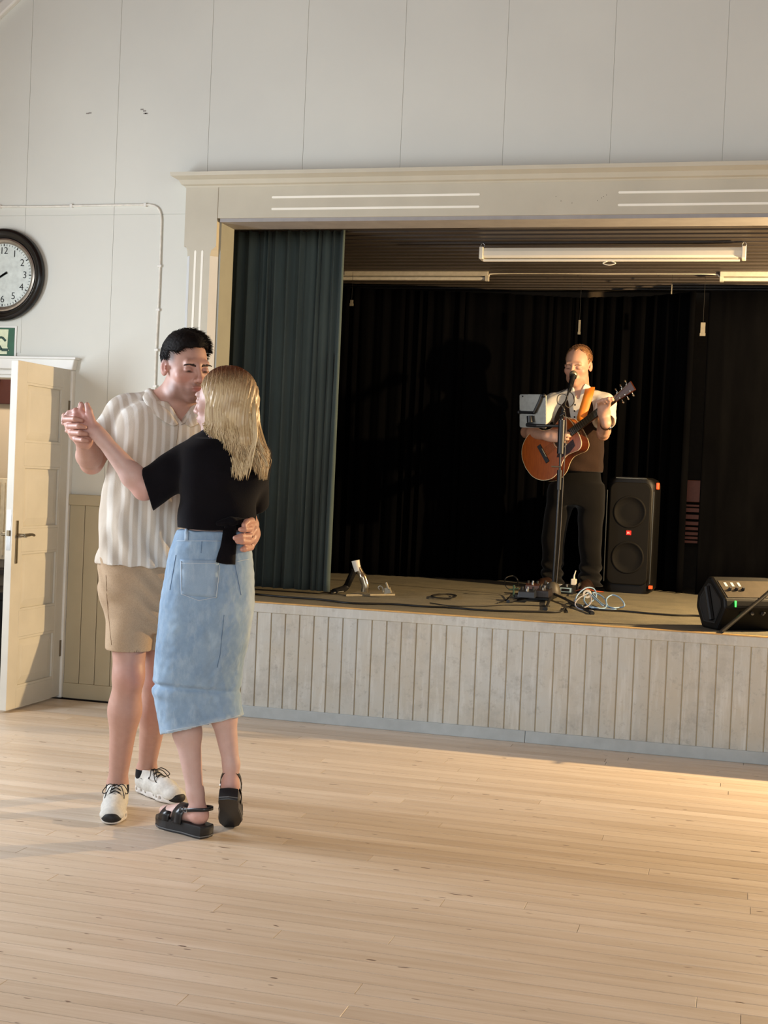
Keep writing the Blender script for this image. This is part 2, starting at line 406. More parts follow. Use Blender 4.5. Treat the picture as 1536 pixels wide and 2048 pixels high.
# stage ceiling, one board after another, and the walls around
def ceil_wood():
    t = NT('taupe ceiling board paint'); v = t.coords('World', (1, 8, 8)); a = t.noise(v, 3, 5, .6)
    t.col(t.ramp(a, [(.3, srgb(58, 52, 48)), (.7, srgb(70, 63, 58))])); t.set(Roughness=.42); t.bump(a, .1, .001); return t.m
M_ceil = ceil_wood()
cs = MB().box(-3.6, 2.9, 6.98, 9.9, 2.735, 2.80).build('ceiling_stage', M_ceil); tag(cs, kind='structure')
b = MB(); pw = 0.122
b.prism([(.001, .0), (.001, -.0135), (.003, -.0165), (.008, -.0165), (.014, -.012), (pw-.004, -.007), (pw-.001, -.004), (pw-.001, 0)], 'X', -3.6, 2.9)
cbm = b.mesh('ceiling_board', M_ceil)
for i in range(int(2.9/pw)): link('plank', cbm, cs, (0, 6.99+i*pw, 2.736))
sw = MB().box(-3.66, -3.6, 6.98, 9.96, 0, 2.8).build('wall_stage_left', M_warmwall); tag(sw, kind='structure')
sw = MB().box(2.9, 2.96, 6.98, 9.96, 0, 2.8).build('wall_stage_right', M_warmwall); tag(sw, kind='structure')
sw = MB().box(-3.66, 2.96, 9.9, 9.96, 0, 2.8).build('wall_stage_back', plain('dark stage wall', srgb(62, 52, 40), .8)); tag(sw, kind='structure')

# ------------------------------------------------------------------ hall side walls with windows, gable ceiling
def side_wall(name, X, wins, sgn):
    b = MB(); x0, x1 = (X-.2, X) if sgn < 0 else (X, X+.2)
    ys = [HY0]+[q for yc in sorted(wins) for q in (yc-.62, yc+.62)]+[6.98]
    for a, c in zip(ys[0::2], ys[1::2]): b.box(x0, x1, a, c, 0, 3.22)
    for yc in wins: b.box(x0, x1, yc-.62, yc+.62, 0, .95); b.box(x0, x1, yc-.62, yc+.62, 2.75, 3.22)
    o = b.build(name, M_wall); tag(o, kind='structure')
    for yc in wins:
        n = 1
        fr = MB(); xm = (x0+x1)/2
        for q in (-.6, 0, .6): fr.box(xm-.025, xm+.025, yc+q-.025, yc+q+.025, .95, 2.75)
        for z in (.975, 1.85, 2.725): fr.box(xm-.025, xm+.025, yc-.6, yc+.6, z-.02, z+.02)
        f = fr.build('window_frame', M_white, o)
side_wall('wall_left', HX0, [4.25, 1.4, -1.0], -1)
side_wall('wall_right', HX1, [3.2, .6, -2.0], 1)
wr = MB().box(-5.2, 4.6, -4.2, -4.0, 0, 7.4).build('wall_rear', M_wall); tag(wr, kind='structure')
def brown_wood():
    t = NT('varnished brown ceiling wood'); v = t.coords('World', (6, .6, 6)); a = t.noise(v, 3, 5, .6)
    t.col(t.ramp(a, [(.3, srgb(96, 56, 28)), (.7, srgb(140, 88, 46))])); t.set(Roughness=.4); return t.m
M_brown = brown_wood()
zs = 3.17; ap = (-0.3, zs+0.84*4.7)
g = MB()
g.prism([(-5.2, zs), (ap[0], ap[1]+.02), (ap[0], ap[1]+.15), (-5.2, zs+.15)], 'Y', -4.2, 6.98)
g.prism([(4.6, zs), (ap[0], ap[1]+.02), (ap[0], ap[1]+.15), (4.6, zs+.15)], 'Y', -4.2, 6.98)
co = g.build('ceiling', M_brown); tag(co, kind='structure')
# white moulding along the slope where the ceiling meets the wall
tr = MB()
tr.prism([(-5.0, zs-.02), (ap[0], ap[1]-.05), (ap[0], ap[1]+.03), (-5.0, zs+.06)], 'Y', YW-.035, YW+.004)
tr.build('trim_5', M_white, None, bevel=.008)['kind'] = 'structure'
# ------------------------------------------------------------------ the open door leaf
M_brass = plain('aged brass', srgb(120, 108, 88), .35, .9)
M_steel = plain('steel', srgb(180, 180, 178), .3, 1.0)
M_door = plain('cream door paint', srgb(208, 204, 192), .45, nscale=5, namp=.05, bump=.06, bs=60)
dr_ = holder('door_1', loc=(0, 0, 0))
XF, XB, YA, YB, ZT = -3.665, -3.706, 6.235, 6.81, 1.838
zpx = lambda y, x=100: float(atX(x, y, XF)[2])
rows = [(1375, 1262), (1212, 1100), (1055, 934), (888, 772)]; zz = [(max(.12, zpx(a)), zpx(b)) for a, b in rows]
st = .095
fr_ = MB(); fr_.box(XB, XF, YA, YA+st, .012, ZT).box(XB, XF, YB-st, YB, .012, ZT)
lv = [.012]+[z for p in zz for z in p]+[ZT]
for a, b in zip(lv[0::2], lv[1::2]): fr_.box(XB, XF, YA+st, YB-st, a, b)
o = fr_.build('door_frame', M_door, dr_); bev(o, .0025)
for a, b in zz:
    p = MB(); xm = (XF+XB)/2
    rg = []
    for x, g in ((XB+.006, .055), (XB+.013, .012), (XB+.013, 0), (XF-.013, 0), (XF-.013, .012), (XF-.006, .055)):
        rg.append([(x, YA+st+g, a+g), (x, YB-st-g, a+g), (x, YB-st-g, b-g), (x, YA+st+g, b-g)])
    p.loft(rg); p.build('door_panel', M_door, dr_)
    mo = MB()
    for (ya, yb, za, zb) in ((YA+st+.012, YB-st-.012, a, a+.012), (YA+st+.012, YB-st-.012, b-.012, b), (YA+st, YA+st+.012, a, b), (YB-st-.012, YB-st, a, b)): mo.box(XF-.012, XF-.001, ya, yb, za, zb)
    mo.build('molding', M_door, dr_)
for s_, X in ((1, XF), (-1, XB)):
    zc = .93; yc = YA+.045; pl = MB(); pl.box(min(X, X+s_*.004), max(X, X+s_*.004), yc-.012, yc+.012, zc-.15, zc+.075)
    po = pl.build('handle_plate', M_brass, dr_, bevel=.002)
    h = MB(); h.tube([(X, yc, zc), (X+s_*.045, yc, zc)], .008, 10); h.tube(bez([(X+s_*.045, yc-.004, zc), (X+s_*.048, yc+.03, zc+.001), (X+s_*.046, yc+.075, zc+.002), (X+s_*.038, yc+.115, zc-.004)], 6), [.0085]*10+[.0075]*8+[.006], 10); h.build('door_handle', M_brass, dr_, smooth=True)
MB().box(XB+.009, XF-.009, YA-.0015, YA+.01, .85, 1.06).build('lock_plate', M_steel, dr_)
MB().box(XB+.013, XF-.013, YA-.010, YA+.01, .925, .955).build('latch_bolt', M_brass, dr_)
for z in (.28, 1.62): MB().tube([(XF+.004, YB+.012, z-.05), (XF+.004, YB+.012, z+.05)], .008, 10).box(XF-.003, XF+.0035, YB-.03, YB+.012, z-.045, z+.045).build('hinge', M_brass, dr_)

# ------------------------------------------------------------------ cloakroom behind the door
cr = MB(); cr.box(-5.6, -3.70, 8.30, 8.36, 0, 2.4).box(-5.66, -5.6, 6.98, 8.36, 0, 2.4).box(-3.725, -3.665, 7.0, 8.36, 0, 2.4)
o = cr.build('wall_cloakroom', M_warmwall); tag(o, kind='structure')
o = MB().box(-5.66, -3.66, 6.85, 8.36, -.06, 0).build('floor_cloakroom', plain('grey vinyl floor', srgb(70, 66, 60), .6)); tag(o, kind='structure')
o = MB().box(-5.66, -3.66, 6.98, 8.36, 2.4, 2.46).build('ceiling_cloakroom', M_wall); tag(o, kind='structure')
cb = thing('coat_rack', 'dark red-brown coat hook board on the cloakroom wall above the radiator', 'coat rack', (-4.75, 8.29, 1.8))
MB().box(-.72, .9, -.03, 0, -.09, .26).build('board', plain('dark oxblood wood', srgb(64, 28, 20), .5), cb, bevel=.004)
for i in range(8):
    x = -.62+i*.19; MB().tube(bez([(x, -.03, .10), (x, -.055, .06), (x, -.07, .03), (x, -.085, .045), (x, -.088, .065)], 4), .005, 6).tube(bez([(x, -.03, .11), (x, -.06, .13), (x, -.08, .16)], 4), .004, 6).build('hook', M_steel, cb, smooth=180)
rd = thing('radiator', 'cream ribbed radiator on the cloakroom wall seen past the open door', 'radiator', (-4.95, 8.27, .64))
r_ = MB(); r_.box(-.45, .19, -.06, -.03, 0, .56)
r_.build('panel', plain('cream radiator paint', srgb(205, 192, 165), .45), rd, bevel=.006)
rbm = MB().box(-.006, .006, -.068, -.058, .03, .53).mesh('rib', bpy.data.materials['cream radiator paint'])
for i in range(17): link('rib', rbm, rd, (-.42+i*.0365, 0, 0))
bn = thing('bench', 'low black bench under the cloakroom radiator behind the open door', 'bench', (-4.7, 7.85, 0))
MB().box(-.7, .7, -.2, .2, .42, .48).build('seat', plain('black vinyl', srgb(18, 17, 17), .5), bn, bevel=.01)
for x in (-.64, .60):
    for y in (-.17, .13): MB().box(x, x+.04, y, y+.04, 0, .42).build('leg', plain('black paint', srgb(22, 21, 20), .5), bn)
MB().box(-.7, .7, -.19, -.17, .05, .42).build('front_panel', bpy.data.materials['black vinyl'], bn)
kn_ = thing('shelf_rail', 'narrow dark shelf under the cloakroom radiator', 'shelf', (-4.75, 8.2, .56)); MB().box(-.8, .85, -.10, .09, -.012, .02).build('board', plain('dark shelf paint', srgb(52, 48, 44), .5), kn_); MB().box(-.7, -.66, -.05, .09, -.08, -.012).build('bracket', M_steel, kn_)

# ------------------------------------------------------------------ wall clock
ck = thing('wall_clock', 'large round wall clock with a black rim above the exit sign', 'clock', (-4.123, YW-.002, 2.367))
Rk = .262; M_rim = plain('black lacquer', srgb(20, 18, 18), .22, nscale=10); M_num = plain('black print', srgb(30, 30, 32), .7)
MB().lathe((0, 0, 0), [(Rk-.01, 0), (Rk, -.012), (Rk, -.030), (Rk-.006, -.042), (Rk-.018, -.046), (Rk-.028, -.038), (Rk-.036, -.037), (Rk-.046, -.030), (Rk-.055, -.022), (Rk-.056, -.004)], 64, 'Y', cap=False).build('rim', M_rim, ck, smooth=50)
MB().lathe((0, 0, 0), [(Rk-.053, -.012), (Rk-.056, -.026), (Rk-.064, -.030), (Rk-.072, -.024), (Rk-.078, -.022), (Rk-.084, -.012)], 64, 'Y', cap=False).build('inner_ring', plain('brushed nickel', srgb(176, 168, 158), .3, .85), ck, smooth=50)
MB().lathe((0, 0, 0), [(Rk-.07, -.0), (Rk-.07, -.012)], 64, 'Y').build('dial', plain('pale dial paper', srgb(205, 212, 206), .35), ck)
RotX = Matrix.Rotation(math.radians(90), 4, 'X')
for h in range(1, 13):
    a = math.radians(90-h*30); rr = .137
    for k_, ch in enumerate(str(h)):
        dx_ = (k_-.5)*.026*(len(str(h)) > 1)+(k_*0)
        text('numeral', ch, .056, Matrix.Translation((rr*math.cos(a)+dx_, -.0135, rr*math.sin(a))) @ RotX, M_num, ck, .0004, bold=-.0004)
mk = MB()
for i in range(60):
    a = math.radians(i*6); l = .010 if i % 5 else .013; wd = .0011 if i % 5 else .0028
    M = Matrix.Rotation(-a, 4, 'Y'); mk.box(.170-l/2, .170+l/2, -.0138, -.0120, -wd, wd, M=M)
mo_ = mk.build('minute_marks', M_num, ck); mo_['kind'] = 'stuff'
for ln, wd, a, tl in ((.085, .006, 212, .030), (.125, .004, 205, .03)):
    M = Matrix.Rotation(-math.radians(a), 4, 'Y'); MB().prism([(-tl, -wd), (-tl, wd), (ln*.8, wd*.8), (ln, 0), (ln*.8, -wd*.8)], 'Y', -.018, -.0165, M=M).build('hand', M_num, ck)

# ------------------------------------------------------------------ emergency exit sign
es = thing('exit_sign', 'green emergency exit sign with a running figure above the open door', 'sign', (-4.235, YW-.001, 1.991))
M_green = plain('sign green', srgb(22, 84, 52), .45); M_glow = plain('pale sign film', srgb(216, 222, 186), .45); M_dgreen = plain('dark sign green', srgb(24, 62, 46), .5)
MB().box(-.20, .205, -.004, 0, -.09, .09).build('backing', M_white, es)
MB().box(-.19, .193, -.006, -.003, -.08, .08).build('plate', M_green, es)
MB().prism([(-.10, -.07), (.150, -.07), (.150, -.055), (.163, -.05), (.150, -.028), (.155, .07), (-.10, .07)], 'Y', -.0075, -.0058).build('door_symbol', M_glow, es)
fg = MB()
def limb(pts, w):
    for a, b in zip(pts[:-1], pts[1:]):
        a, b = Vector(a), Vector(b); n = (b-a).normalized(); n = Vector((-n.y, n.x))*w; fg.prism([tuple(a+n), tuple(b+n), tuple(b-n), tuple(a-n)], 'Y', -.0090, -.0074)
limb([(.055, .022), (.118, .024), (.140, .004)], .0065); limb([(.060, .03), (.020, -.012), (-.01, -.008)], .0075); limb([(.085, .022), (.095, -.02), (.115, -.046), (.158, -.046)], .008); limb([(.075, .0), (.045, -.03), (.05, -.062)], .008); limb([(.08, .034), (.09, -.005)], .014)
fg.prism([(.064+.013*math.cos(t), .054+.013*math.sin(t)) for t in [i*math.pi/6 for i in range(12)]], 'Y', -.0090, -.0074)
fo = fg.build('running_figure', M_dgreen, es); fo['kind'] = 'stuff'

# ------------------------------------------------------------------ surface cable on the wall
cd_ = thing('wall_cable', 'white surface cable clipped along the wall and down beside the stage frame', 'cable', (-3.165, YW, 2.0))
pt = [(-1.83, -.006, .757), (-1.2, -.006, .758), (-.75, -.006, .754), (-.35, -.006, .757), (-.12, -.006, .757), (-.06, -.006, .754), (-.022, -.006, .735), (-.003, -.006, .69), (0, -.006, .60), (.002, -.006, .3), (-.002, -.006, -.02), (-.001, -.006, -.3), (0, -.006, -.86)]
MB().tube(bez(pt, 5), .0062, 8).build('cable', plain('white cable sheath', srgb(224, 220, 208), .5), cd_, smooth=180)
for x, z in [(-1.5, .757), (-1.0, .756), (-.55, .756), (-.1, .755)]: MB().box(x-.008, x+.008, -.014, 0, z-.010, z+.010).build('clip', M_white, cd_, bevel=.002)
for z in (.42, .18, -.04, -.24, -.5): MB().box(-.011, .011, -.015, 0, z-.007, z+.007).build('clip', M_white, cd_, bevel=.002)

# ------------------------------------------------------------------ stage curtains
def velvet(name, c, c2, sheen=.25):
    t = NT(name); v = t.coords('Object', (1, 1, .2)); a = t.noise(v, 12, 4); f = t.noise(t.coords('Object'), 350, 2)
    t.col(t.ramp(a, [(.3, c), (.7, c2)])); t.set(Roughness=.92); t.b.inputs['Sheen Weight'].default_value = sheen; t.b.inputs['Sheen Roughness'].default_value = .4; t.b.inputs['Specular IOR Level'].default_value = .2 if sheen else 0.0; t.bump(f, .15, .001); return t.m
M_greenv = velvet('dark green velvet', srgb(68, 80, 81), srgb(80, 93, 93), .10)
M_blackc = velvet('black stage cloth', srgb(5, 5, 6), srgb(8, 8, 9), .0)
def drape(name, label, path, z0, z1, folds, amp, mat, seed=1, cat='curtain', spread=.3, parent=None, ret=False, nz=22, lean=0.0, res=10):
    """curtain hung along a plan path: folds rounded, deeper towards the hem, wandering a little with height"""
    rs = random.Random(seed); P = [Vector((*p, 0)) for p in path]; L = [0]
    for a, b in zip(P[:-1], P[1:]): L.append(L[-1]+(b-a).length)
    n = folds*res; ph = [0.0]
    for i in range(folds): ph.append(ph[-1]+rs.uniform(.42, 1.6))
    ph = [p/ph[-1] for p in ph]; am = [rs.uniform(.55, 1.25) for _ in range(folds+1)]; dx = [rs.uniform(-.5, .5) for _ in range(folds+1)]; ds = [rs.uniform(-1, 1) for _ in range(folds+1)]
    V = []; F = []
    for j in range(nz+1):
        t = j/nz; z = z1+(z0-z1)*t
        for i in range(n+1):
            k = min(folds-1, i//res); u = (i-k*res)/res; s = (ph[k]+(ph[k+1]-ph[k])*u)*L[-1]
            m = max(q for q in range(len(L)-1) if L[q] <= s+1e-9 or q == 0); d = (P[m+1]-P[m]); d.normalize(); p = P[m]+d*(s-L[m]); nrm = Vector((-d.y, d.x, 0))
            a_ = (am[k]*(1-u)+am[k+1]*u)*amp*(.55+.45*t+.12*math.sin(5*t+ds[k]*3)); w = math.sin(2*math.pi*u); 
            off = nrm*a_*(w*.8+.25*math.sin(4*math.pi*u+dx[k]*3)); sl = d*((.42*math.sin(4*math.pi*u))*a_*.35+(ph[1]*L[-1])*.25*spread*math.sin(t*3.1+ds[k]*2.5)*math.sin(math.pi*u))
            q = p+off+sl+Vector((lean*t, 0, 0)); V.append((q.x, q.y, z))
    for j in range(nz):
        for i in range(n): a = j*(n+1)+i; F.append((a, a+1, a+n+2, a+n+1))
    b = MB(); b.add(V, F); me = b.mesh(name, mat, smooth=180, fix=False); o = link(name, me, parent); md = o.modifiers.new('thick', 'SOLIDIFY'); md.thickness = .004; md.offset = 0
    if parent is None: tag(o, label, cat)
    return o
gc = thing('stage_curtain', 'dark green velvet stage curtain gathered at the edge of the opening', 'curtain', (-2.65, 7.45, .622))
c_ = drape('cloth', '', [(-3.22, 7.48), (-2.9, 7.46), (-2.30, 7.45)], .638, 2.734, 15, .046, M_greenv, 5, spread=.6, parent=gc, nz=30); c_.location = (2.65, -7.45, -.622)
hm_ = MB(); hm_.tube([(-.57, 0.0, 2.108), (.37, 0.0, 2.108)], .008, 6); hm_.build('track', M_dark, gc)
drape('backdrop_curtain', 'black cloth backdrop hanging across the rear of the stage behind the singer', [(-3.4, 9.05), (-2.8, 9.13), (-1.78, 9.34), (-1.21, 9.55), (-.70, 9.45), (-.385, 9.22)], .626, 2.645, 34, .030, M_blackc, 11, nz=14)
drape('side_curtain', 'flat black cloth panel at the right rear of the stage', [(-.295, 9.20), (.4, 9.24), (2.8, 9.28)], .626, 2.645, 16, .006, M_blackc, 3, nz=8)
drape('wing_curtain', 'black cloth wing curtain beside the green stage curtain', [(-3.48, 7.0), (-3.46, 8.95)], .626, 2.645, 10, .03, M_blackc, 8, nz=8)
# wooden slats showing through the slit between the two black cloths
sl = thing('slatted_panel', 'brown wooden slatted panel glimpsed through the slit in the black curtains', 'panel', (-.37, 9.62, .93))
M_sl = plain('red-brown wood', srgb(172, 86, 44), .45, nscale=20)
za = lambda y: float(atY(1378, y, 9.62)[2])-.93
MB().box(-.16, .16, 0, .02, za(1004), za(960)).build('board', M_sl, sl, bevel=.003)
for a, b in ((1013, 1009), (1024, 1016), (1038, 1029), (1050, 1043), (1060, 1054), (1070, 1064), (1078, 1073), (1086, 1081)): MB().box(-.16, .16, 0, .02, za(a), za(b)).build('slat', M_sl, sl, bevel=.001)
MB().box(-.17, -.14, .02, .05, -.30, za(960)).box(.14, .17, .02, .05, -.30, za(960)).build('post', M_dark, sl)

# ------------------------------------------------------------------ things on the stage ceiling
M_case = plain('white enamelled case', srgb(214, 208, 194), .4, nscale=3, namp=.05)
Yp = 7.84; a = J0 = atY(962, 493, Yp); e_ = atY(1490, 519, Yp)
zt, zb = float(atY(1200, 497, Yp)[2]), float(atY(1200, 519, Yp)[2]); xa, xb = float(atY(965, 505, Yp)[0]), float(atY(1488, 505, Yp)[0])
ps = thing('projection_screen', 'rolled-up white projection screen case hung from the stage ceiling', 'screen', ((xa+xb)/2, Yp, zt))
hl = (xb-xa)/2; hz = zb-zt
MB().prism([(-.035, 0), (.035, 0), (.040, -.02), (.040, hz+.012), (.020, hz+.006), (-.030, hz+.006), (-.040, hz+.018), (-.040, -.02)], 'X', -hl, hl).build('case', M_case, ps, bevel=.003)
MB().tube([(-hl+.01, -.012, hz-.006), (hl-.02, -.012, hz-.006)], .008, 10).build('bottom_bar', M_case, ps, smooth=True)
for s_ in (-1, 1):
    MB().box(s_*hl-.012, s_*hl+.012, -.046, .046, hz-.002, .006).build('end_cap', M_case, ps, bevel=.004)
    hk = MB(); hk.tube(bez([(s_*hl, 0, .0), (s_*hl-.012, 0, .018), (s_*hl, 0, .034), (s_*hl+.012, 0, .018), (s_*hl, 0, .0)], 5), .0022, 6); hk.tube([(s_*hl, 0, .034), (s_*hl, 0, 2.724-zt)], .002, 6); hk.build('hanging_hook', M_steel, ps, smooth=180)
MB().tube(bez([(-.012, -.012, hz-.012), (-.036, -.012, hz-.024), (0, -.012, hz-.034), (.036, -.012, hz-.024), (.012, -.012, hz-.012)], 6), .003, 6).build('pull_loop', M_case, ps, smooth=180)
def strip_light(x0, x1, Y, lab):
    zl = 2.735; t = thing('strip_light', lab, 'light', ((x0+x1)/2, Y, zl)); h = (x1-x0)/2
    MB().box(-h, h, -.028, .028, -.035, 0).build('body', plain('grey enamel fitting', srgb(176, 170, 158), .5), t, bevel=.004)
    MB().tube([(-h+.02, 0, -.050), (h-.02, 0, -.050)], .013, 10).build('tube', plain('unlit glass tube', srgb(190, 186, 176), .3), t, smooth=True)
    for s_ in (-1, 1): MB().box(s_*(h-.012)-.012, s_*(h-.012)+.012, -.02, .02, -.068, 0).build('holder', bpy.data.materials['grey enamel fitting'], t, bevel=.002)
xr = float(atY(978, 550, 8.95)[0]); xl2 = float(atY(1440, 548, 8.95)[0])
strip_light(xr-1.22, xr, 8.95, 'unlit strip light on the stage ceiling right of the green curtain')
strip_light(xl2, xl2+1.22, 8.95, 'unlit strip light on the stage ceiling beyond the right end of the projection screen')
lc = thing('ceiling_cable', 'thin pale cable along the stage ceiling between the two strip lights', 'cable', (xr, 8.95, 2.73)); D_ = xl2-xr
MB().tube(bez([(0, 0, -.03), (.03, 0, -.012), (D_*.25, 0, -.009), (D_*.5, 0, -.011), (D_*.75, 0, -.010), (D_-.05, 0, -.012), (D_, 0, -.03)], 6), .005, 6).build('cable', M_case, lc, smooth=180)
# little metal straps hanging in front of the backdrop
for (px, y0_, y1_, Y, lab, w_) in ((1158, 640, 669, 9.05, 'small pale metal strap hanging above the singer', .007), (1405, 645, 672, 9.05, 'small pale metal strap hanging above the slit in the curtains', .015), (1343, 569, 588, 9.0, 'thin white rod under the stage ceiling above the loudspeaker', .0028), (703, 600, 612, 8.9, 'small pale metal strap hanging beside the green curtain', .010)):
    p0, p1 = atY(px, y0_, Y), atY(px, y1_, Y); t = thing('hanging_strap', lab, 'strap', tuple(p1)); h = p0[2]-p1[2]
    MB().box(-w_, w_, -.004, .004, 0, h).build('strap', plain('dull zinc', srgb(120, 114, 100), .5), t, bevel=.001)
    MB().tube([(0, 0, h), (0, 0, 2.722-p1[2])], .0012, 5).build('wire', M_dark, t)
    if h > .04: MB().box(-w_*1.2, w_*1.2, -.006, .006, 0, .018).build('clamp', bpy.data.materials['dull zinc'], t)
# ------------------------------------------------------------------ bodies, hair and clothes: blended volumes meshed by surface nets
def _n(v): v = np.asarray(v, float); return v/np.linalg.norm(v)
class Frame:
    """local frame: x = the figure's image-side right axis r, y = forward f, z = up u"""
    def __init__(s, o, f, u=(0, 0, 1)):
        s.o = np.asarray(o, float); s.f = _n(f); u = np.asarray(u, float); s.r = _n(np.cross(s.f, u)); s.u = np.cross(s.r, s.f)
    def __call__(s, x, y, z): return s.o+x*s.r+y*s.f+z*s.u
    def R(s): return np.array([s.r, s.f, s.u])
    def loc(s, P): return (P-s.o) @ s.R().T
def rotv(v, axis, ang):
    a = _n(axis); v = np.asarray(v, float); return v*math.cos(ang)+np.cross(a, v)*math.sin(ang)+a*(a@v)*(1-math.cos(ang))
class Vol:
    def __init__(s): s.ops = []
    def cap(s, a, b, ra, rb, k=.02, sub=False, tag=None):
        a = np.asarray(a, float); b = np.asarray(b, float); m = max(ra, rb)
        ab = b-a; L = ab@ab+1e-12
        def fn(P):
            t = np.clip(((P-a)@ab)/L, 0, 1); return np.linalg.norm(P-a-t[..., None]*ab, axis=-1)-(ra+(rb-ra)*t)
        s.ops.append((fn, np.minimum(a, b)-m, np.maximum(a, b)+m, k, sub)); return s
    def chain(s, pts, rs, k=.02, sub=False):
        for i in range(len(pts)-1): s.cap(pts[i], pts[i+1], rs[i], rs[i+1], k, sub)
        return s
    def ecap(s, a, b, ra, rb, side, flat, k=.02, sub=False):
        """capsule squashed by `flat` along the direction `side`"""
        a = np.asarray(a, float); b = np.asarray(b, float); ab = b-a; L = ab@ab+1e-12; m = max(ra, rb); sd = np.asarray(side, float)-ab*((np.asarray(side, float)@ab)/L); sd = _n(sd)
        def fn(P):
            t = np.clip(((P-a)@ab)/L, 0, 1); q = P-a-t[..., None]*ab; c = q@sd; q = q+(c*(1/flat-1))[..., None]*sd
            return (np.linalg.norm(q, axis=-1)-(ra+(rb-ra)*t))*(flat if flat < 1 else 1)
        s.ops.append((fn, np.minimum(a, b)-m, np.maximum(a, b)+m, k, sub)); return s
    def ell(s, c, r, R=None, k=.02, sub=False):
        c = np.asarray(c, float); r = np.asarray(r, float); R = np.eye(3) if R is None else R; m = r.max()
        def fn(P):
            q = (P-c)@R.T; k0 = np.linalg.norm(q/r, axis=-1); k1 = np.linalg.norm(q/(r*r), axis=-1)+1e-9; return k0*(k0-1)/k1
        s.ops.append((fn, c-m, c+m, k, sub)); return s
    def box(s, c, h, R, rd=.004, k=.005, sub=False):
        c = np.asarray(c, float); h = np.asarray(h, float); m = np.linalg.norm(h)
        def fn(P):
            q = np.abs((P-c)@R.T)-h+rd; return np.linalg.norm(np.maximum(q, 0), axis=-1)+np.minimum(q.max(-1), 0)-rd
        s.ops.append((fn, c-m, c+m, k, sub)); return s
    def loft(s, keys, k=.02, sub=False, disp=None, cap=.0, p=2.2, ext=.03):
        """upright lofted body. keys: (z, cx, cy, rx, ry, angle of the rx axis)"""
        K = np.array(sorted(keys), float); z0, z1 = K[0, 0], K[-1, 0]
        def fn(P):
            z = P[..., 2]; zc = np.clip(z, z0, z1); v = [_pchip(zc, K[:, 0], K[:, i]) for i in range(1, 6)]
            dx, dy = P[..., 0]-v[0], P[..., 1]-v[1]; ca, sa = np.cos(v[4]), np.sin(v[4])
            a = np.abs(dx*ca+dy*sa); b = np.abs(-dx*sa+dy*ca)
            q = ((a/v[2])**p+(b/v[3])**p)**(1/p)
            rr = np.sqrt(a*a+b*b)
            d = (q-1)*np.where(q > 1e-6, rr/np.maximum(q, 1e-6), v[2])
            if disp is not None: d = d-disp(P, np.arctan2(-dx*sa+dy*ca, dx*ca+dy*sa), zc)
            dz = np.maximum(z0-z, z-z1)
            o = np.maximum(d, dz)
            return np.where((dz > 0) & (d > 0), np.sqrt(np.maximum(d, 0)**2+np.maximum(dz, 0)**2), o)
        m = K[:, 3:5].max()+ext; lo = np.array([K[:, 1].min()-m, K[:, 2].min()-m, z0]); hi = np.array([K[:, 1].max()+m, K[:, 2].max()+m, z1])
        s.ops.append((fn, lo, hi, k, sub)); return s
    def half(s, pt, nrm, k=.003):
        """cut away everything on the side nrm points to"""
        pt = np.asarray(pt, float); nr = _n(nrm)
        s.ops.append((lambda P: -((P-pt)@nr), None, None, k, True)); return s
    def fn(s, fn, lo, hi, k=.01, sub=False): s.ops.append((fn, np.asarray(lo, float), np.asarray(hi, float), k, sub)); return s
    def mesh(s, name, xs, ys, zs, disp=None):
        F = np.full((len(xs), len(ys), len(zs)), 0.5, np.float32)
        h = max(np.diff(xs).max(), np.diff(ys).max(), np.diff(zs).max())
        for fn, lo, hi, k, sub in s.ops:
            if lo is None: sl = (slice(None),)*3
            else:
                mg = k+2.5*h; sl = []
                for ax, A in enumerate((xs, ys, zs)):
                    i0 = max(0, np.searchsorted(A, lo[ax]-mg)); i1 = min(len(A), np.searchsorted(A, hi[ax]+mg)+1); sl.append(slice(i0, i1))
                sl = tuple(sl)
            gx, gy, gz = xs[sl[0]], ys[sl[1]], zs[sl[2]]
            if 0 in (len(gx), len(gy), len(gz)): continue
            P = np.stack(np.meshgrid(gx, gy, gz, indexing='ij'), -1).astype(np.float32)
            d = fn(P).astype(np.float32); A = F[sl]
            if sub:
                a, b = A, -d; hh = np.clip(.5-.5*(a-b)/-k if False else .5+.5*(a-b)/k, 0, 1); F[sl] = b+(a-b)*hh+k*hh*(1-hh)
            else:
                hh = np.clip(.5+.5*(A-d)/k, 0, 1); F[sl] = A+(d-A)*hh-k*hh*(1-hh)
        if disp is not None: F = F-disp(xs, ys, zs)
        return _nets(name, F, xs, ys, zs)
def _pchip(x, X, Y):
    """smooth monotone-ish interpolation of a few keys (cosine-eased Catmull-Rom)"""
    if len(X) < 3: return np.interp(x, X, Y)
    i = np.clip(np.searchsorted(X, x, side='right')-1, 0, len(X)-2)
    d = np.diff(Y)/np.diff(X); m = np.zeros(len(X)); m[1:-1] = np.where(d[:-1]*d[1:] > 0, 2*d[:-1]*d[1:]/(d[:-1]+d[1:]+1e-12), 0); m[0] = d[0]; m[-1] = d[-1]
    h = (X[i+1]-X[i]); t = (x-X[i])/h
    return (2*t**3-3*t**2+1)*Y[i]+(t**3-2*t**2+t)*h*m[i]+(-2*t**3+3*t**2)*Y[i+1]+(t**3-t**2)*h*m[i+1]
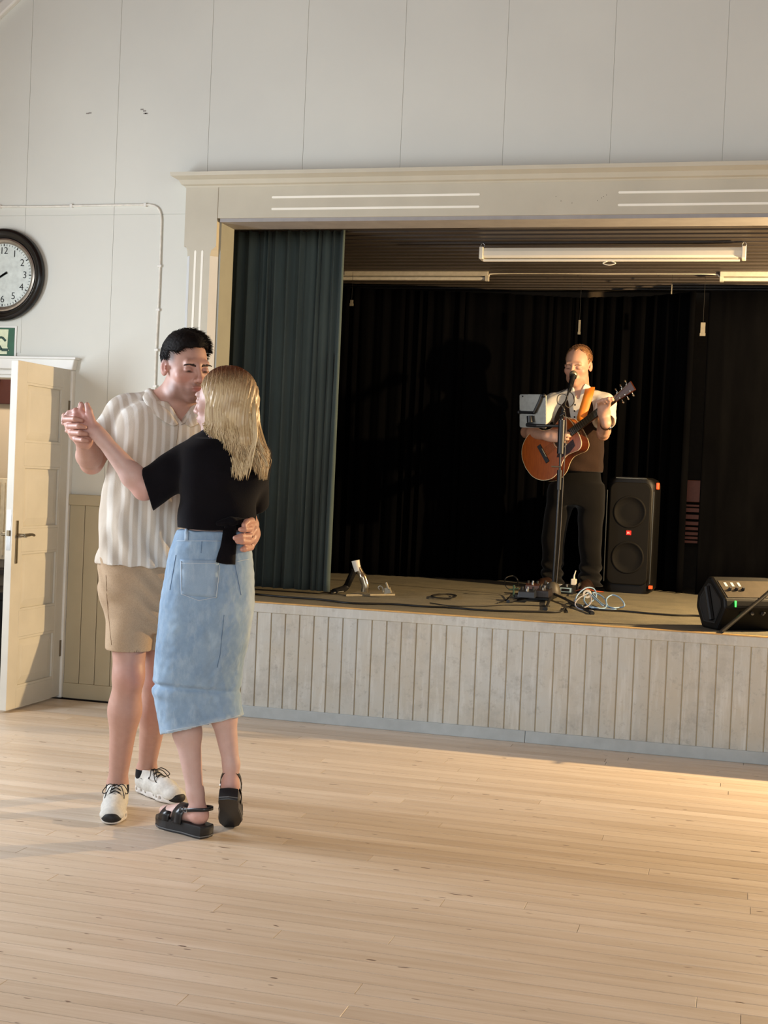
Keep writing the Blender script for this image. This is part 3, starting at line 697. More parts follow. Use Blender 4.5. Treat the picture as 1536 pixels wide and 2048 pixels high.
def _nets(name, F, xs, ys, zs):
    nx, ny, nz = F.shape; I = F < 0
    cnt = np.zeros((nx-1, ny-1, nz-1), np.int8)
    for a in (0, 1):
        for b in (0, 1):
            for c in (0, 1): cnt += I[a:nx-1+a, b:ny-1+b, c:nz-1+c]
    act = (cnt > 0) & (cnt < 8); ii = np.argwhere(act); n = len(ii)
    idx = np.full(act.shape, -1, np.int32); idx[act] = np.arange(n)
    S = np.zeros((n, 3)); W = np.zeros(n); X = [xs, ys, zs]
    for ax in range(3):
        o1, o2 = [(1, 2), (0, 2), (0, 1)][ax]
        for a in (0, 1):
            for b in (0, 1):
                p = ii.copy(); p[:, o1] += a; p[:, o2] += b; q = p.copy(); q[:, ax] += 1
                fp = F[p[:, 0], p[:, 1], p[:, 2]]; fq = F[q[:, 0], q[:, 1], q[:, 2]]; c = (fp < 0) != (fq < 0)
                t = np.where(c, fp/(np.where(c, fp-fq, 1)), 0)
                pos = np.stack([X[i][p[:, i]] for i in range(3)], -1); pos[:, ax] += t*(X[ax][q[:, ax]]-X[ax][p[:, ax]])
                S += np.where(c[:, None], pos, 0); W += c
    V = S/W[:, None]; Q = []
    for ax in range(3):
        o1, o2 = [(1, 2), (2, 0), (0, 1)][ax]
        A = np.moveaxis(I, ax, 0); ch = A[:-1] != A[1:]
        e = np.argwhere(ch); p = np.zeros_like(e); p[:, ax] = e[:, 0]; rest = [i for i in range(3) if i != ax]; p[:, rest[0]] = e[:, 1]; p[:, rest[1]] = e[:, 2]
        ok = (p[:, o1] > 0) & (p[:, o2] > 0) & (p[:, o1] < act.shape[o1]) & (p[:, o2] < act.shape[o2]); p = p[ok]
        def g(d1, d2):
            q = p.copy(); q[:, o1] += d1; q[:, o2] += d2; return idx[q[:, 0], q[:, 1], q[:, 2]]
        quad = np.stack([g(-1, -1), g(0, -1), g(0, 0), g(-1, 0)], -1)
        ins = I[p[:, 0], p[:, 1], p[:, 2]]; quad[~ins] = quad[~ins][:, ::-1]; Q.append(quad)
    Q = np.concatenate(Q); Q = Q[(Q >= 0).all(1)]
    # keep the main body only: label islands by spreading the lowest index along the edges
    lab = np.arange(n)
    while True:
        m = lab[Q].min(1); new = lab.copy(); np.minimum.at(new, Q.ravel(), np.repeat(m, 4)); new = new[new]; new = new[new]
        if (new == lab).all(): break
        lab = new
    cnt_ = np.bincount(lab, minlength=n); keep = cnt_[lab] > .04*cnt_.max()
    if not keep.all(): Q = Q[keep[Q].all(1)]; ren = np.cumsum(keep)-1; Q = ren[Q]; V = V[keep]; n = len(V)
    me = bpy.data.meshes.new(name); me.vertices.add(n); me.vertices.foreach_set('co', V.astype(np.float32).ravel())
    me.loops.add(Q.size); me.loops.foreach_set('vertex_index', Q.astype(np.int32).ravel()); me.polygons.add(len(Q))
    me.polygons.foreach_set('loop_start', np.arange(0, Q.size, 4, dtype=np.int32)); me.update(calc_edges=True); me.validate()
    me.polygons.foreach_set('use_smooth', [True]*len(me.polygons)); return me
def coordsof(me):
    a = np.empty(len(me.vertices)*3, np.float32); me.vertices.foreach_get('co', a); return a.reshape(-1, 3).astype(float)
def setcoords(me, V): me.vertices.foreach_set('co', V.astype(np.float32).ravel()); me.update()
def normalsof(me):
    a = np.empty(len(me.vertices)*3, np.float32); me.vertices.foreach_get('normal', a); return a.reshape(-1, 3)
def smooth_verts(me, it=2, lam=.5):
    V = coordsof(me); E = np.empty(len(me.edges)*2, np.int32); me.edges.foreach_get('vertices', E); E = E.reshape(-1, 2); deg = np.bincount(E.ravel(), minlength=len(V))[:, None]
    for _ in range(it):
        S = np.zeros_like(V); np.add.at(S, E[:, 0], V[E[:, 1]]); np.add.at(S, E[:, 1], V[E[:, 0]]); V = V+lam*(S/np.maximum(deg, 1)-V)
    setcoords(me, V); return V
def paint(me, name, C):
    """C: (n,3) linear colours of the surface itself"""
    a = me.color_attributes.new(name, 'FLOAT_COLOR', 'POINT'); a.data.foreach_set('color', np.concatenate([C, np.ones((len(C), 1))], 1).astype(np.float32).ravel())
def attrib(me, name, v):
    a = me.attributes.new(name, 'FLOAT', 'POINT'); a.data.foreach_set('value', np.asarray(v, np.float32))
def rng(lo, hi, h, fine=None):
    """grid coordinates, finer inside the intervals in fine: [(a, b, hf), ...]"""
    out = [lo]
    while out[-1] < hi:
        st = h
        for a, b, hf in (fine or []):
            if a-h < out[-1] < b: st = hf
        out.append(out[-1]+st)
    return np.array(out)
def blob(P, c, r): return np.exp(-((np.linalg.norm((P-np.asarray(c))/np.asarray(r), axis=-1))**2))
def vnoise(P, s, seed=0.0):
    """cheap smooth noise in -1..1: a few incommensurate sine waves"""
    x, y, z = P[..., 0]*s+seed, P[..., 1]*s+seed*1.7, P[..., 2]*s+seed*2.3
    return (np.sin(x*1.1+1.7*np.sin(y*.9+.5*z))+np.sin(y*1.3+1.3*np.sin(z*1.1-.7*x)+1.2)+np.sin(z*1.2+1.5*np.sin(x*.8+.6*y)+2.1))/3
def skin_mat(name):
    t = NT(name); a = t.node('ShaderNodeVertexColor'); a.layer_name = 'tint'; v = t.coords('Object')
    n = t.noise(v, 45, 4); c = t.mix(1.0, a.outputs[0], t.ramp(n, [(.3, (.93, .91, .90, 1)), (.7, (1, 1, 1, 1))]), 'MULTIPLY')
    t.col(c); t.set(Roughness=.5); t.b.inputs['Subsurface Weight'].default_value = .12; t.b.inputs['Subsurface Radius'].default_value = (.012, .005, .003); t.b.inputs['Subsurface Scale'].default_value = 1.0
    t.bump(t.noise(v, 220, 2), .12, .0006); return t.m
def hair_mat(name, dark, light, tip=None, rough=.42, spec=.5):
    t = NT(name); a = t.node('ShaderNodeAttribute'); a.attribute_name = 'lock'; c = t.ramp(a.outputs['Fac'], [(0, dark), (1, light)])
    if tip is not None:
        b = t.node('ShaderNodeAttribute'); b.attribute_name = 'root'; c = t.mix(t.ramp(b.outputs['Fac'], [(0, (0, 0, 0, 1)), (1, (1, 1, 1, 1))]), c, tip)
    t.col(c); t.set(Roughness=rough); t.b.inputs['Specular IOR Level'].default_value = spec; return t.m
def strands(name, curves, mat, parent, n=5, rad=.0022, flat=None):
    """curves: list of (points, lock value, radius scale, root value at start)"""
    b = MB(); lk = []; rt = []
    for pts, v, rs, r0 in curves:
        k = len(pts); R = [rad*rs*(0.55+.45*math.sin(math.pi*min(1, (i/(k-1))*1.3)))*(1 if i < k-1 else .25) for i in range(k)]
        b.tube(pts, R, n, flat=flat); lk += [v]*(k*n); rt += [max(0, r0*(1-2.6*i/(k-1))) for i in range(k) for _ in range(n)]
    me = b.mesh(name, mat, smooth=180, fix=False); attrib(me, 'lock', lk); attrib(me, 'root', rt); return link(name, me, parent)

# ---- a head in its own frame: x to the viewer's side when facing us, y forward, z up; sizes in metres times s
def head(V, fr, s=1.0, female=False, lids=.75, neck=None, nr=.058, open_mouth=0.0):
    R = fr.R(); q = lambda x, y, z: fr(x*s, y*s, z*s); m = lambda *r: np.array(r)*s
    V.ell(q(0, -.018, .038), m(.0755, .096, .084), R, .01*s)
    V.ell(q(0, .022, -.012), m(.066 if not female else .062, .072, .088), R, .02*s)
    jw = .050 if not female else .042
    V.ell(q(0, .030, -.070), m(jw, .054, .042), R, .03*s)
    V.ell(q(0, .070, -.098), m(.021 if not female else .016, .017, .016), R, .025*s)
    for e in (-1, 1):
        V.ell(q(e*.046, .058, -.020), m(.020, .020, .019), R, .02*s)
        V.ell(q(e*.052, .012, -.075), m(.012, .03, .022), R, .02*s)
    V.cap(q(-.036, .082, .026), q(.036, .082, .026), .0115*s, .0115*s, .015*s)
    for e in (-1, 1):
        V.ell(q(e*.032, .102, .006), m(.019, .016, .0125), R, .012*s, True)
        V.ell(q(e*.0315, .0785, .003), m(.0165, .0145, .0125), R, .004*s)
    V.cap(q(0, .092, .020), q(0, .113, -.026), .0075*s, .0095*s, .010*s)
    V.ell(q(0, .112, -.030), m(.0125, .012, .0095), R, .008*s)
    for e in (-1, 1): V.ell(q(e*.0125, .101, -.033), m(.0075, .010, .0075), R, .006*s)
    V.ell(q(0, .083, -.060), m(.030, .020, .022), R, .015*s)
    V.ell(q(0, .1005, -.0575), m(.022, .0075, .0055), R, .004*s)
    V.ell(q(0, .0985, -.069), m(.0185, .0080, .0065), R, .004*s)
    V.ecap(q(-.023, .103, -.0632), q(.023, .103, -.0632), .0028*s, .0028*s, fr.u, .8+open_mouth*2, .003*s, True)
    V.cap(q(-.012, .104, -.0815), q(.012, .104, -.0815), .005*s, .005*s, .008*s, True)
    for e in (-1, 1):
        ear = fr.R().copy(); rr = rotv(fr.f, fr.u, -e*.45 if False else e*.35)
        Re = np.array([np.cross(rr, fr.u), rr, fr.u])
        V.ell(q(e*.0775, -.012, .000), m(.0065, .0185, .0315), Re, .006*s)
        V.ell(q(e*.0845, -.006, .004), m(.0060, .011, .020), Re, .003*s, True); V.cap(q(e*.082, .004, -.004), q(e*.082, .003, .006), .004*s, .004*s, .003*s)
    if neck is not None: V.cap(q(0, -.022, -.055), neck, nr*s, nr*s*1.04, .03*s)
def skin_tint(P, fr, s, base, beard=0.0, lips=(.50, .16, .14), cheek=.5, bald=None, lash=.0040):
    base = np.array(base); C = np.tile(base, (len(P), 1)); L = fr.loc(P)/s
    def mx(w, c): nonlocal C; w = np.clip(w, 0, 1)[:, None]; C = C*(1-w)+np.array(c)*w
    red = base*np.array([1.0, .72, .70])
    for e in (-1, 1): mx(cheek*blob(L, (e*.045, .07, -.028), (.028, .035, .025)), red); mx(.8*blob(L, (e*.08, -.01, 0), (.012, .03, .035)), red)
    mx(.5*blob(L, (0, .115, -.028), (.016, .016, .014)), red)
    face = (L[:, 1] > .02)
    mx(.85*np.exp(-(np.abs(L[:, 0])/.022)**4-(np.abs(L[:, 2]+.0632)/.0105)**4)*(L[:, 1] > .085), lips)
    if beard:
        w = np.clip((-.035-L[:, 2])/.03, 0, 1)*np.clip((L[:, 2]+.125)/.02, 0, 1)*np.clip((L[:, 1]+.02)/.04, 0, 1)
        w *= 1-.9*np.exp(-(np.abs(L[:, 0])/.020)**4-(np.abs(L[:, 2]+.0632)/.0095)**4)
        w = np.maximum(w*.55, .8*blob(L, (0, .1, -.047), (.028, .03, .007))); w = np.maximum(w, .8*blob(L, (0, .085, -.1), (.045, .05, .018)))
        mx(beard*w, base*np.array([.26, .23, .23]))
    for e in (-1, 1):
        # closed or lowered lids: lash line and crease
        mx(.95*np.exp(-((L[:, 0]-e*.032)/.0145)**4-((L[:, 2]+lash+5.0*(L[:, 0]-e*.032)**2)/.0024)**2)*(L[:, 1] > .06), (.02, .012, .010))
        mx(.35*np.exp(-((L[:, 0]-e*.032)/.018)**4-((L[:, 2]-.004)/.009)**2)*(L[:, 1] > .06), base*np.array([.72, .58, .56]))
    return C
def eyebrows(fr, s, mat, parent, name='eyebrow', thick=1.0):
    for e in (-1, 1):
        cs = []
        for i in range(34):
            t = i/33; x = e*(.011+.040*t); z = .0180+.0040*math.sin(t*2.6)-.001*t; 
            for j in range(2):
                zz = z+random.uniform(-.0026, .0026)*(1-.6*t)*thick; yb = .0945-.35*(abs(x)-.01)**1.6*2.2
                a = fr(x*s, yb*s, zz*s); b = fr((x+e*.006)*s, (yb+.0015-.004*t)*s, (zz+.002-.003*t)*s); cs.append(([a, (a+b)/2+fr.f*.0008, b], random.random(), 1, 0))
        strands(name, cs, mat, parent, 3, .0011*s*thick)
# ---- a hand: wrist point, hand direction, palm normal (away from the palm), thumb side; curls per finger
def hand(V, w, d, back, side, L=.19, curls=(.3, .3, .35, .4), thumb=(.5, .3), spread=.1, k=.006, thick=1.0):
    """w wrist, d pointing from the wrist to the knuckles, back = normal on the back of the hand, side = direction of the thumb"""
    w = np.asarray(w, float); d = _n(d); back = np.asarray(back, float); back = _n(back-d*(back@d)); side = np.asarray(side, float); sd = np.cross(d, back); sd = sd if sd@side > 0 else -sd
    P = lambda a, b, c: w+d*a*L+sd*b*L+back*c*L
    V.ecap(P(-.02, 0, 0), P(.22, .0, 0), .135*L*thick, .16*L*thick, back, .68, .02)
    for b0 in (.15, .05, -.05, -.145): V.ecap(P(.12, b0*.8, 0), P(.46, b0, .01), .062*L*thick, .056*L*thick, back, .9, .016)
    out = []
    for i, (b0, ln, r) in enumerate([(.155, .40, .047), (.052, .45, .049), (-.052, .42, .046), (-.148, .34, .041)]):
        c = curls[i]; p = P(.47-.02*abs(i-1), b0, .012); a = 0.0; sp = spread*(1.5-i)/1.5; dd0 = _n(d+sd*sp*.6); pts = [p]; rs = [r*L*thick]
        for seg, (fr_, cc) in enumerate([(.45, c*.9), (.30, c*1.25), (.25, c*.8)]):
            a += cc; dd = dd0*math.cos(a)-back*math.sin(a); p = p+dd*ln*L*fr_; pts.append(p); rs.append(r*L*thick*(.95-.08*seg))
        V.chain(pts, rs, k); out.append(pts)
    t0 = P(.10, .13, -.04); o, c = thumb; dt = _n(d*math.cos(o)+sd*math.sin(o)-back*.35); p1 = t0+dt*.24*L; dt2 = _n(dt+(-sd*.6-back*.25+d*.3)*c); p2 = p1+dt2*.19*L; dt3 = _n(dt2+(-sd*.5-back*.3)*c); p3 = p2+dt3*.13*L
    V.chain([t0, p1], [.072*L*thick, .060*L*thick], .02); V.chain([p1, p2, p3], [.056*L*thick, .052*L*thick, .043*L*thick], k); out.append([t0, p1, p2, p3])
    return out
def los(P):
    """towards-camera and viewer's-right unit vectors at P (horizontal)"""
    c = CC-np.asarray(P, float); c[2] = 0; c = _n(c); return c, np.array([-c[1], c[0], 0.0])
def facing(P, yaw, pitch=0.0, roll=0.0):
    """yaw 0 faces the camera, positive turns to the viewer's right; pitch up positive; roll tips the crown to the viewer's right"""
    c, r = los(P); f = c*math.cos(yaw)+r*math.sin(yaw); f = f*math.cos(pitch)+np.array([0, 0, math.sin(pitch)])
    u = rotv((0, 0, 1), c, -roll); return Frame(P, f, u)

# thin seams and patches laid on cloth by ray casting onto it
from mathutils.bvhtree import BVHTree
def caster(ob_list):
    dg = bpy.context.evaluated_depsgraph_get(); bpy.context.view_layer.update(); T = []
    for o in ob_list: T.append((BVHTree.FromPolygons([o.matrix_world @ v.co for v in o.data.vertices], [p.vertices[:] for p in o.data.polygons]), o))
    def c(px, py, lift=.001):
        d = Vector(ray(px, py)).normalized(); best = None
        for t, o in T:
            h = t.ray_cast(Vector(CC), d)
            if h[0] is not None and (best is None or h[3] < best[1]): best = (h[0]+h[1]*lift*(1 if h[1].dot(d) < 0 else -1), h[3])
        return None if best is None else np.array(best[0])
    return c
def on(c, poly, n=5, lift=.001):
    out = []
    for a, b in zip(poly[:-1], poly[1:]):
        for i in range(n):
            p = c(a[0]+(b[0]-a[0])*i/n, a[1]+(b[1]-a[1])*i/n, lift)
            if p is not None: out.append(p)
    p = c(*poly[-1], lift)
    if p is not None: out.append(p)
    return out
def seam(name, polys, r, mat, lift=.0006, parent=None, O=None, c=None, n=5):
    for pl in polys:
        pts = on(c, pl, n, lift)
        if len(pts) > 1: MB().tube([p-O for p in pts], r, 5).build(name, mat, parent, smooth=180)
def patch(name, quad, nu, nv, th, mat, lift, parent=None, O=None, c=None):
    """cloth patch following the surface below; quad = 4 pixel corners (tl, tr, br, bl)"""
    tl, tr, br, bl = [np.array(q, float) for q in quad]; rows = []
    for j in range(nv+1):
        r_ = []
        for i in range(nu+1):
            u, v = i/nu, j/nv; q = (tl*(1-u)+tr*u)*(1-v)+(bl*(1-u)+br*u)*v; p = c(q[0], q[1], lift)
            if p is None: return None
            r_.append(p)
        rows.append(r_)
    return slab(name, rows, th, mat, parent, O)
def caster_late(*o): return caster(list(o))
# ------------------------------------------------------------------ the dancing man
J = atY
SKIN_M = (0.52, 0.30, 0.235); SKIN_W = (0.60, 0.405, 0.355)
M_skin = skin_mat('skin')
def fabric(name, c1, c2, scale=300, rough=.9, nz=.5, bumpd=.0015, sheen=0.1):
    t = NT(name); v = t.coords('Object'); a = t.noise(v, 8, 4); f = t.noise(v, scale, 2)
    c = t.ramp(a, [(.3, c1), (.7, c2)]); c = t.mix(t.ramp(f, [(.3, (nz, nz, nz, 1)), (.6, (0, 0, 0, 1))]), c, tuple(k*.72 for k in c1[:3])+(1,))
    t.col(c); t.set(Roughness=rough); t.b.inputs['Sheen Weight'].default_value = sheen; t.b.inputs['Specular IOR Level'].default_value = .08; t.bump(f, .35, bumpd); return t.m
def linen():
    t = NT('striped cream linen'); v = t.coords('Object'); a = t.node('ShaderNodeAttribute'); a.attribute_name = 'across'
    n = t.noise(t.coords('Object', (1, 1, .25)), 30, 4); f = t.noise(v, 420, 2)
    s = t.math('SINE', t.math('ADD', t.math('MULTIPLY', a.outputs['Fac'], 2*math.pi/.031), t.math('MULTIPLY', n, 1.2)))
    c = t.ramp(t.math('ADD', t.math('MULTIPLY', s, .5), .5), [(.45, srgb(196, 184, 168)), (.88, srgb(224, 219, 210))])
    c = t.mix(t.ramp(n, [(.4, (0, 0, 0, 1)), (.7, (.3, .3, .3, 1))]), c, srgb(222, 214, 202)); t.col(c); t.set(Roughness=.9)
    t.bump(t.math('ADD', f, t.math('MULTIPLY', n, 2)), .5, .002); return t.m
M_linen = linen()
M_khaki = fabric('khaki twill', srgb(178, 152, 124), srgb(188, 164, 136))
M_navy = fabric('navy lining', srgb(30, 36, 52), srgb(36, 42, 58))
M_sock = fabric('black sock knit', srgb(22, 22, 24), srgb(28, 28, 30))
M_blackhair = hair_mat('very dark brown hair', (.004, .003, .003, 1), (.010, .007, .006, 1), None, .7, .10)
M_brow = hair_mat('dark brow hair', (.02, .011, .008, 1), (.035, .02, .014, 1))

man = thing('person', 'tall dark-haired man in a cream striped short-sleeved shirt and khaki shorts, dancing', 'person', tuple(J(270, 1600, 4.64)*[1, 1, 0]))
MO = np.array(man.location)
def pkid(name, me, mats, parent, O):
    me.transform(Matrix.Translation(-Vector(O))); me.materials.clear()
    for m in (mats if isinstance(mats, (list, tuple)) else [mats]): me.materials.append(m)
    return link(name, me, parent)
hm = facing(J(371, 737, 4.60), math.radians(29), math.radians(-8), math.radians(-3)); HS = 1.035
ang = math.radians(17)
cM, rM = los(J(310, 950, 4.65)); fM = cM*math.cos(ang)+rM*math.sin(ang); lat = np.array([-fM[1], fM[0], 0]); aM = math.atan2(lat[1], lat[0])
def key(px, py, Y, rx, ry, a): p = J(px, py, Y); return (p[2], p[0], p[1], rx, ry, a)
tor = [(300, 1150, 4.665, .185, .130), (303, 1060, 4.665, .178, .122), (312, 990, 4.66, .172, .118), (322, 920, 4.65, .178, .120), (330, 865, 4.64, .180, .116), (336, 828, 4.64, .160, .098), (342, 806, 4.64, .105, .075)]
nb_ = J(346, 806, 4.635)
sR, eR, wR = J(250, 826, 4.60), J(183, 925, 4.52), J(166, 876, 4.30)
sL, eL, wL = J(425, 838, 4.72), J(470, 985, 4.84), J(503, 1050, 4.60)
def foot(toe, back, L=.275):
    t = atZ(*toe, 0); b = atZ(*back, 0); d = _n(b-t); h = t+d*L; h[2] = 0; return h, t
hlR, toR = foot((222, 1649), (243, 1592)); hlL, toL = foot((356, 1609), (268, 1578))
hipR, knR = J(262, 1180, 4.62), J(257, 1352, 4.59); anR = hlR+(toR-hlR)*.19; anR[2] = .105
hipL, knL = J(322, 1180, 4.70), J(316, 1362, 4.76); anL = hlL+(toL-hlL)*.19; anL[2] = .105
def bodyM():
    V = Vol()
    V.loft([key(*k[:3], k[3]-.014, k[4]-.014, aM) for k in tor], .03)
    V.cap(nb_, hm(0, -.02, -.05), .064, .060, .04)
    V.chain([nb_+(sR-nb_)*.3, sR], [.055, .058], .05); V.chain([nb_+(sL-nb_)*.3, sL], [.055, .058], .05)
    for s_, e_, w_ in ((sR, eR, wR), (sL, eL, wL)):
        V.cap(s_, e_, .052, .040, .03); m_ = e_+(w_-e_)*.3; V.cap(e_, m_, .040, .0445, .02); V.cap(m_, w_, .0445, .027, .02)
    for h_, k_, a_ in ((hipR, knR, anR), (hipL, knL, anL)):
        V.cap(h_, k_, .085, .055, .04); c_ = k_+(a_-k_)*.32; V.cap(k_, c_, .053, .057, .03); V.cap(c_, a_, .056, .034, .03)
        V.ell(k_+(a_-k_)*.30-fM*.016, (.047, .047, .11), None, .03); V.ell(k_+fM*.022, (.040, .036, .05), None, .025)
        V.ell(a_+np.array([.022, .01, -.01]), (.014, .014, .018), None, .02); V.ell(a_-np.array([.022, .01, .01]), (.014, .014, .018), None, .02)
        V.cap(a_, a_+np.array([0, 0, -.06]), .034, .034, .02)
    head(V, hm, HS, nr=.06)
    V.cap(hm(0, .006, -.088), nb_+fM*.03, .040, .045, .03)
    # his right hand rises around hers, fingers lapping over the far edge
    back = _n(-cM*.35-rM*.9+np.array([0, 0, -.1]))
    w0 = wR; d = _n(J(150, 842, 4.29)-w0)
    V.ecap(w0-(d*.01), w0+d*.045, .028, .034, cM, .7, .02)
    kn = [J(130, 832, 4.33), J(134, 846, 4.315), J(140, 859, 4.305), J(148, 871, 4.30)]
    for k_ in kn: V.cap(w0+d*.02, k_, .018, .0125, .02)
    tips = [((131, 838, 4.285), (150, 838, 4.255), (163, 841, 4.262)), ((138, 852, 4.275), (158, 852, 4.245), (170, 855, 4.256)), ((143, 865, 4.272), (161, 866, 4.245), (172, 868, 4.257)), ((151, 878, 4.275), (166, 880, 4.252), (175, 881, 4.262))]
    for i, (k_, ts) in enumerate(zip(kn, tips)): V.chain([k_]+[J(*t) for t in ts], [.0112, .0106, .0100, .0082] if i < 3 else [.0098, .0092, .0086, .007], .003)
    V.chain([w0+d*.02, J(160, 838, 4.345), J(161, 818, 4.335), J(162, 808, 4.32)], [.018, .0135, .011, .009], .006)
    # his left hand comes round her waist and spreads over the knot of her top
    V.ecap(wL, J(507, 1066, 4.50), .026, .036, rM, .62, .02)
    ks = [J(503, 1046, 4.475), J(507, 1060, 4.455), J(505, 1078, 4.455), J(501, 1094, 4.465)]
    for k_ in ks: V.cap(J(506, 1068, 4.52), k_, .018, .0135, .016)
    V.chain([J(506, 1054, 4.52), J(503, 1042, 4.45), J(494, 1044, 4.385), J(488, 1050, 4.352)], [.016, .013, .0118, .0095], .005)
    fin = [[(499, 1058, 4.405), (489, 1059, 4.352), (481, 1059, 4.338)], [(499, 1073, 4.402), (482, 1073, 4.338), (470, 1076, 4.322)], [(497, 1084, 4.405), (484, 1083, 4.345), (475, 1083, 4.332)], [(497, 1096, 4.425), (489, 1098, 4.365), (484, 1099, 4.352)]]
    for k_, ts in zip(ks, fin): V.chain([k_]+[J(*t) for t in ts], [.0125, .0115, .0108, .0088], .004)
    xs = rng(J(105, 900, 4.3)[0], J(540, 900, 4.6)[0]+.02, .0056, [(-2.42, -2.26, .0034), (-2.02-.12, -2.02+.16, .0032)])
    ys = rng(4.14, 4.98, .0056, [(4.2, 4.36, .0038), (4.42, 4.70, .0036)])
    zs = rng(.03, hm.o[2]+.15, .0062, [(hm.o[2]-.15, hm.o[2]+.15, .0028), (1.30, 1.56, .0038), (.98, 1.16, .0042)])
    me = V.mesh('body', xs, ys, zs); smooth_verts(me, 1, .35)
    P = coordsof(me); C = skin_tint(P, hm, HS, SKIN_M, beard=1.0, lips=(.42, .15, .13), cheek=.6)
    for e in (-1, 1):
        b_ = (.9*np.exp(-((hm.loc(P)/HS-np.array([e*.032+.003, .09, -.0015]))/np.array([.0070, .02, .0032]))**4).prod(1))[:, None]; C = C*(1-b_)+np.array([.018, .012, .010])*b_
    L = hm.loc(P)/HS
    # cropped sides: hair seen as a shade on the scalp
    w_ = np.clip((L[:, 2]-.006)/.03, 0, 1)*np.clip((.045-L[:, 1])/.02, 0, 1)*(np.abs(L[:, 0]) > .03); w_ = np.maximum(w_, np.clip((L[:, 2]+.05)/.04, 0, 1)*np.clip((-.03-L[:, 1])/.03, 0, 1)*(L[:, 2] < .15))
    w_ = w_*(L[:, 2] > -.07); C = C*(1-.8*w_[:, None])+np.array([.035, .025, .02])*.8*w_[:, None]
    # flushed knuckles, knees, elbows
    for pt, r in ((eR, .05), (knR+fM*.05, .05), (knL+fM*.05, .05)): b_ = .45*blob(P, pt, (r, r, r))[:, None]; C = C*(1-b_)+np.array(SKIN_M)*np.array([1.02, .70, .68])*b_
    hb = np.maximum(blob(P, J(150, 850, 4.28), (.08, .08, .08)), blob(P, J(485, 1070, 4.36), (.08, .1, .08)))[:, None]*.35; C = C*(1-hb)+np.array(SKIN_M)*np.array([1.05, .74, .70])*hb
    paint(me, 'tint', C); return me
pkid('body', bodyM(), M_skin, man, MO)
# hair: a cap of short strands, longer on top and swept to the side
def short_hair(fr, s, O, mat, parent, cover, n=900, rad=.0022, ln=(.014, .034), base=True, lift=.5, seed=2, top=.048, bk=1.0):
    rs = random.Random(seed); R = fr.R()
    if base:
        V = Vol(); V.ell(fr(0, -.018*s, .040*s), np.array([.0785, .099, .0875])*s*bk, R, .01)
        if top: V.ell(fr(.0, .006*s, .088*s), np.array([.064, .082, top])*s, R, .03)
        V.fn(lambda P: -cover(fr.loc(P.reshape(-1, 3).astype(float))/s).reshape(P.shape[:-1])*s, fr.o-.2, fr.o+.2, .006, True)
        g = [np.arange(fr.o[i]-.15, fr.o[i]+.16, .003) for i in range(3)]
        me = V.mesh('hair', *g); P = coordsof(me); N = normalsof(me); L = fr.loc(P)
        P += N*(.0008*vnoise(P, 330, 1)+.0006*vnoise(P, 700, 2))[:, None]*np.clip(L[:, [2]]/.05, 0, 1); setcoords(me, P)
        attrib(me, 'lock', np.clip(.4+.4*vnoise(P, 120), 0, 1)); attrib(me, 'root', np.zeros(len(P)))
        pkid('hair', me, mat, parent, O)
    cs = []
    while len(cs) < n:
        a = rs.uniform(0, 2*math.pi); z = rs.uniform(-.1, 1); r_ = math.sqrt(max(0, 1-z*z)); q = np.array([.078*r_*math.cos(a), -.018+.098*r_*math.sin(a), .040+.089*z])
        if cover(q[None])[0] > -.002: continue
        nrm = _n(np.array([q[0]/.0061, (q[1]+.018)/.0096, (q[2]-.04)/.0079])); t = min(1, max(0, (q[2]-.02)/.09)); l = (ln[0]+(ln[1]-ln[0])*t)*rs.uniform(.8, 1.15)
        dr = _n(nrm*lift+np.array([-.25-.6*t, .55, -.5+.4*t])+np.array([rs.gauss(0, .15) for _ in range(3)]))
        b0 = q+nrm*.004*t; p1 = b0+dr*l*.5+nrm*l*.12; p2 = b0+dr*l
        cs.append(([fr(*(v*s))-O for v in (b0, p1, p2)], rs.random(), 1, 0))
    strands('hair_strands', cs, mat, parent, 3, rad*s)
def cov_man(L):
    x, y, z = L[:, 0], L[:, 1], L[:, 2]
    front = z-(.066-.010*np.cos(x/.05)-.0)          # hairline across the brow
    side = z-(.030+.0*y)
    hl = np.where(y > .035, .082-.9*np.maximum(np.abs(x)-.042, 0)+.002*np.sin(x*190)-.10*x, np.where(y > .0, .060, .030-.35*(0-y)))
    return hl-z
short_hair(hm, HS, MO, M_blackhair, man, cov_man, 3200, .0012, (.012, .034), lift=.22)
class Off:
    """a frame shifted into an owner's local coordinates"""
    def __init__(s, fr, O): s.fr = fr; s.O = O; s.f = fr.f
    def __call__(s, *a): return s.fr(*a)-s.O
eyebrows(Off(hm, MO), HS, M_brow, man, thick=1.5)

